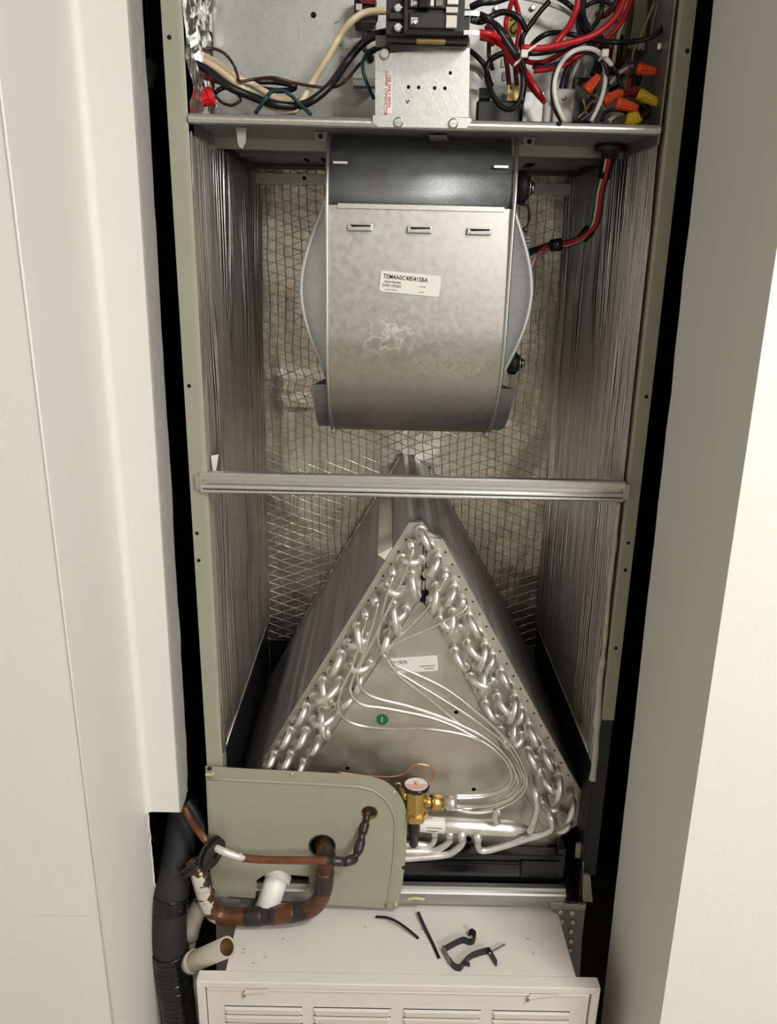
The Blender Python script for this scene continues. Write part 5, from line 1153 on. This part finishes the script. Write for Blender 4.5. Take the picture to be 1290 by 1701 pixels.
mb = MB(); mb.prism([(fxl, ZP+.0005), (fxl+fw, ZP-.0115), (fxl+fw, .03), (fxl, .02)], 'y', YFR-.006, YFR+.014); obj('frame_side', mb, 'enamel', bx, bevel=.0015)
mb = MB(); mb.prism([(fxr, ZP+.0005), (fxr-fw, ZP-.0115), (fxr-fw, .03), (fxr, .02)], 'y', YFR-.006, YFR+.014); obj('frame_side', mb, 'enamel', bx, bevel=.0015)
YG = YFR-.001
gx0, gx1 = fxl+fw+.0015, fxr-fw-.0015
# louvre positions
cols = [(373, 502), (520, 649), (669, 798), (817, 946)]
zr = [at(660, 1675, YG).z]
dz = zr[0]-at(660, 1688.5, YG).z
rows_ = [zr[0]-dz*i for i in range(6)]
gh = []
for (c0, c1) in cols:
    x0, x1 = at(c0, 1680, YG).x, at(c1, 1683, YG).x
    zc = rows_
    for z in zc: gh.append([(x0, z), (x1, z), (x1, z-.0035), (x0, z-.0035)])
mb = plate([(gx0, ZP-.013), (gx1, ZP-.013), (gx1, .04), (gx0, .04)], gh, YG, .0015); pn = obj('grille_panel', mb, 'enamel', bx)
mb = MB(); mb.prism([(YG-.0035, ZP-.0165), (YG-.001, ZP-.0132), (YG, ZP-.0132), (YG, ZP-.021)], 'x', gx0+.002, gx1-.002); obj('panel_bead', mb, 'enamel', bx, bevel=.0006)
mb = MB(); mb.box((gx0, YG+.003, .04), (gx1, YG+.004, ZP-.013)); obj('louvre_shade_board', mb, 'black_void', bx, 'black sheet standing in for the shade behind the louvres')  # added black sheet, makes the slots read as shaded depth
for (c0, c1) in cols:
    x0, x1 = at(c0, 1680, YG).x, at(c1, 1683, YG).x
    for z in rows_:
        mb = MB(); hh = dz-.0012
        vs = [(x0, YG, z-.0022), (x1, YG, z-.0022), (x1-.003, YG-.0045, z-.0030), (x0+.003, YG-.0045, z-.0030), (x0+.001, YG, z-hh), (x1-.001, YG, z-hh), (x1-.004, YG-.0028, z-hh+.001), (x0+.004, YG-.0028, z-hh+.001)]
        mb.add(vs, [(0, 1, 2, 3), (3, 2, 6, 7), (7, 6, 5, 4), (0, 3, 7, 4), (1, 5, 6, 2)]); obj('louvre', mb, 'enamel', bx)
for (pts) in (((407, 1644), (446, 1644), (444, 1649), (418, 1650), (409, 1652), (402, 1657)), ((881, 1651), (930, 1652), (918, 1655), (892, 1657), (884, 1659), (873, 1664))):
    q = [at(x, y, YG-.0042) for x, y in pts]; mb = MB(); mb.hexa(q, [p+Vector((0, .0008, 0)) for p in q]); obj('paint_flake', mb, 'enamel', bx, 'lifted flake of paint')
    q = [at(x, y, YG-.0046) for x, y in (pts[5], (pts[5][0]+3, pts[5][1]-5), (pts[5][0]+7, pts[5][1]-4), (pts[5][0]+4, pts[5][1]+1))]; mb = MB(); mb.hexa(q, [p+Vector((0, .0008, 0)) for p in q]); obj('paint_chip', mb, 'label_grey', bx, 'small grey bare patch')
for (x, y) in ((404, 1577), (403, 1583), (420, 1600), (470, 1560), (606, 1540), (666, 1536), (876, 1560), (885, 1584), (700, 1545), (440, 1590)):
    c = atz(x, y, ZP); mb = MB(); mb.tube(smooth_path([c+Vector((-.002, 0, .0002)), c+Vector((0, .001, .0003)), c+Vector((.0025, -.0005, .0002))], 2), .0005, 5); obj('scuff', mb, 'label_grey', bx, 'small grey scuff')

# ================================================================== LOOSE ITEMS ON THE BOX
def zt(pts, label, w=.0042, lift=None):
    P = [atz(x, y, ZP+.0012+h) for x, y, h in pts]
    mb = MB(); mb.strip(smooth_path(P, 5), (P[-1]-P[0]).cross(Vector((0, 0, 1))), w, .0014); return tag(obj('cable_tie_offcut', mb, 'black_plastic'), label, 'cable tie', 'cable tie offcuts on the white box')
zt(((624, 1523, .001), (640, 1524, .004), (655, 1529, .007), (675, 1542, .006), (695, 1559, 0)), 'curved black cable tie offcut lying left on the white box top')
zt(((694, 1515, .006), (705, 1540, .003), (718, 1567, 0), (729, 1592, 0)), 'straight black cable tie offcut beside the black bracket', .0048)
cl = thing('pipe_clamp', 'black bent metal pipe clamp with a screw lying on the white box top', 'clamp', atz(770, 1590, ZP))
up = (0, 0, 1); hB = .0085
def band(pts, m='black_plastic', n='band', lbl=None, w=.012):
    P = [atz(x, y, ZP)+Vector((0, 0, w/2+.0005)) for x, y in pts]
    mb = MB(); mb.strip(smooth_path(P, 4), up, w, .0018); obj(n, mb, m, cl, lbl)
band(((736, 1583), (752, 1574), (768, 1567), (778, 1570), (786, 1568), (789, 1559), (783, 1553), (778, 1556)))
band(((734, 1580), (741, 1592), (748, 1606)), 'galv_deck', 'strap_joint', 'worn grey joint')
band(((746, 1600), (753, 1610), (764, 1613), (771, 1604), (781, 1594), (796, 1588), (811, 1584)))
band(((811, 1584), (817, 1594), (824, 1606)), n='end_tab')
band(((771, 1604), (780, 1606)), n='small_hook', w=.007)
A = atz(812, 1590, ZP)+Vector((0, 0, .008)); B = atz(840, 1571, ZP)+Vector((0, 0, .004)); d = (B-A)
mb = MB(); pts = []; rs = []
for i in range(31): pts.append(A+d*i/30); rs.append((.0022 if i % 2 else .0015)*(1 if i < 26 else (31-i)/6))
mb.tube(pts, rs, 8); obj('clamp_screw', mb, 'screw_steel', cl, 'steel pointed screw')
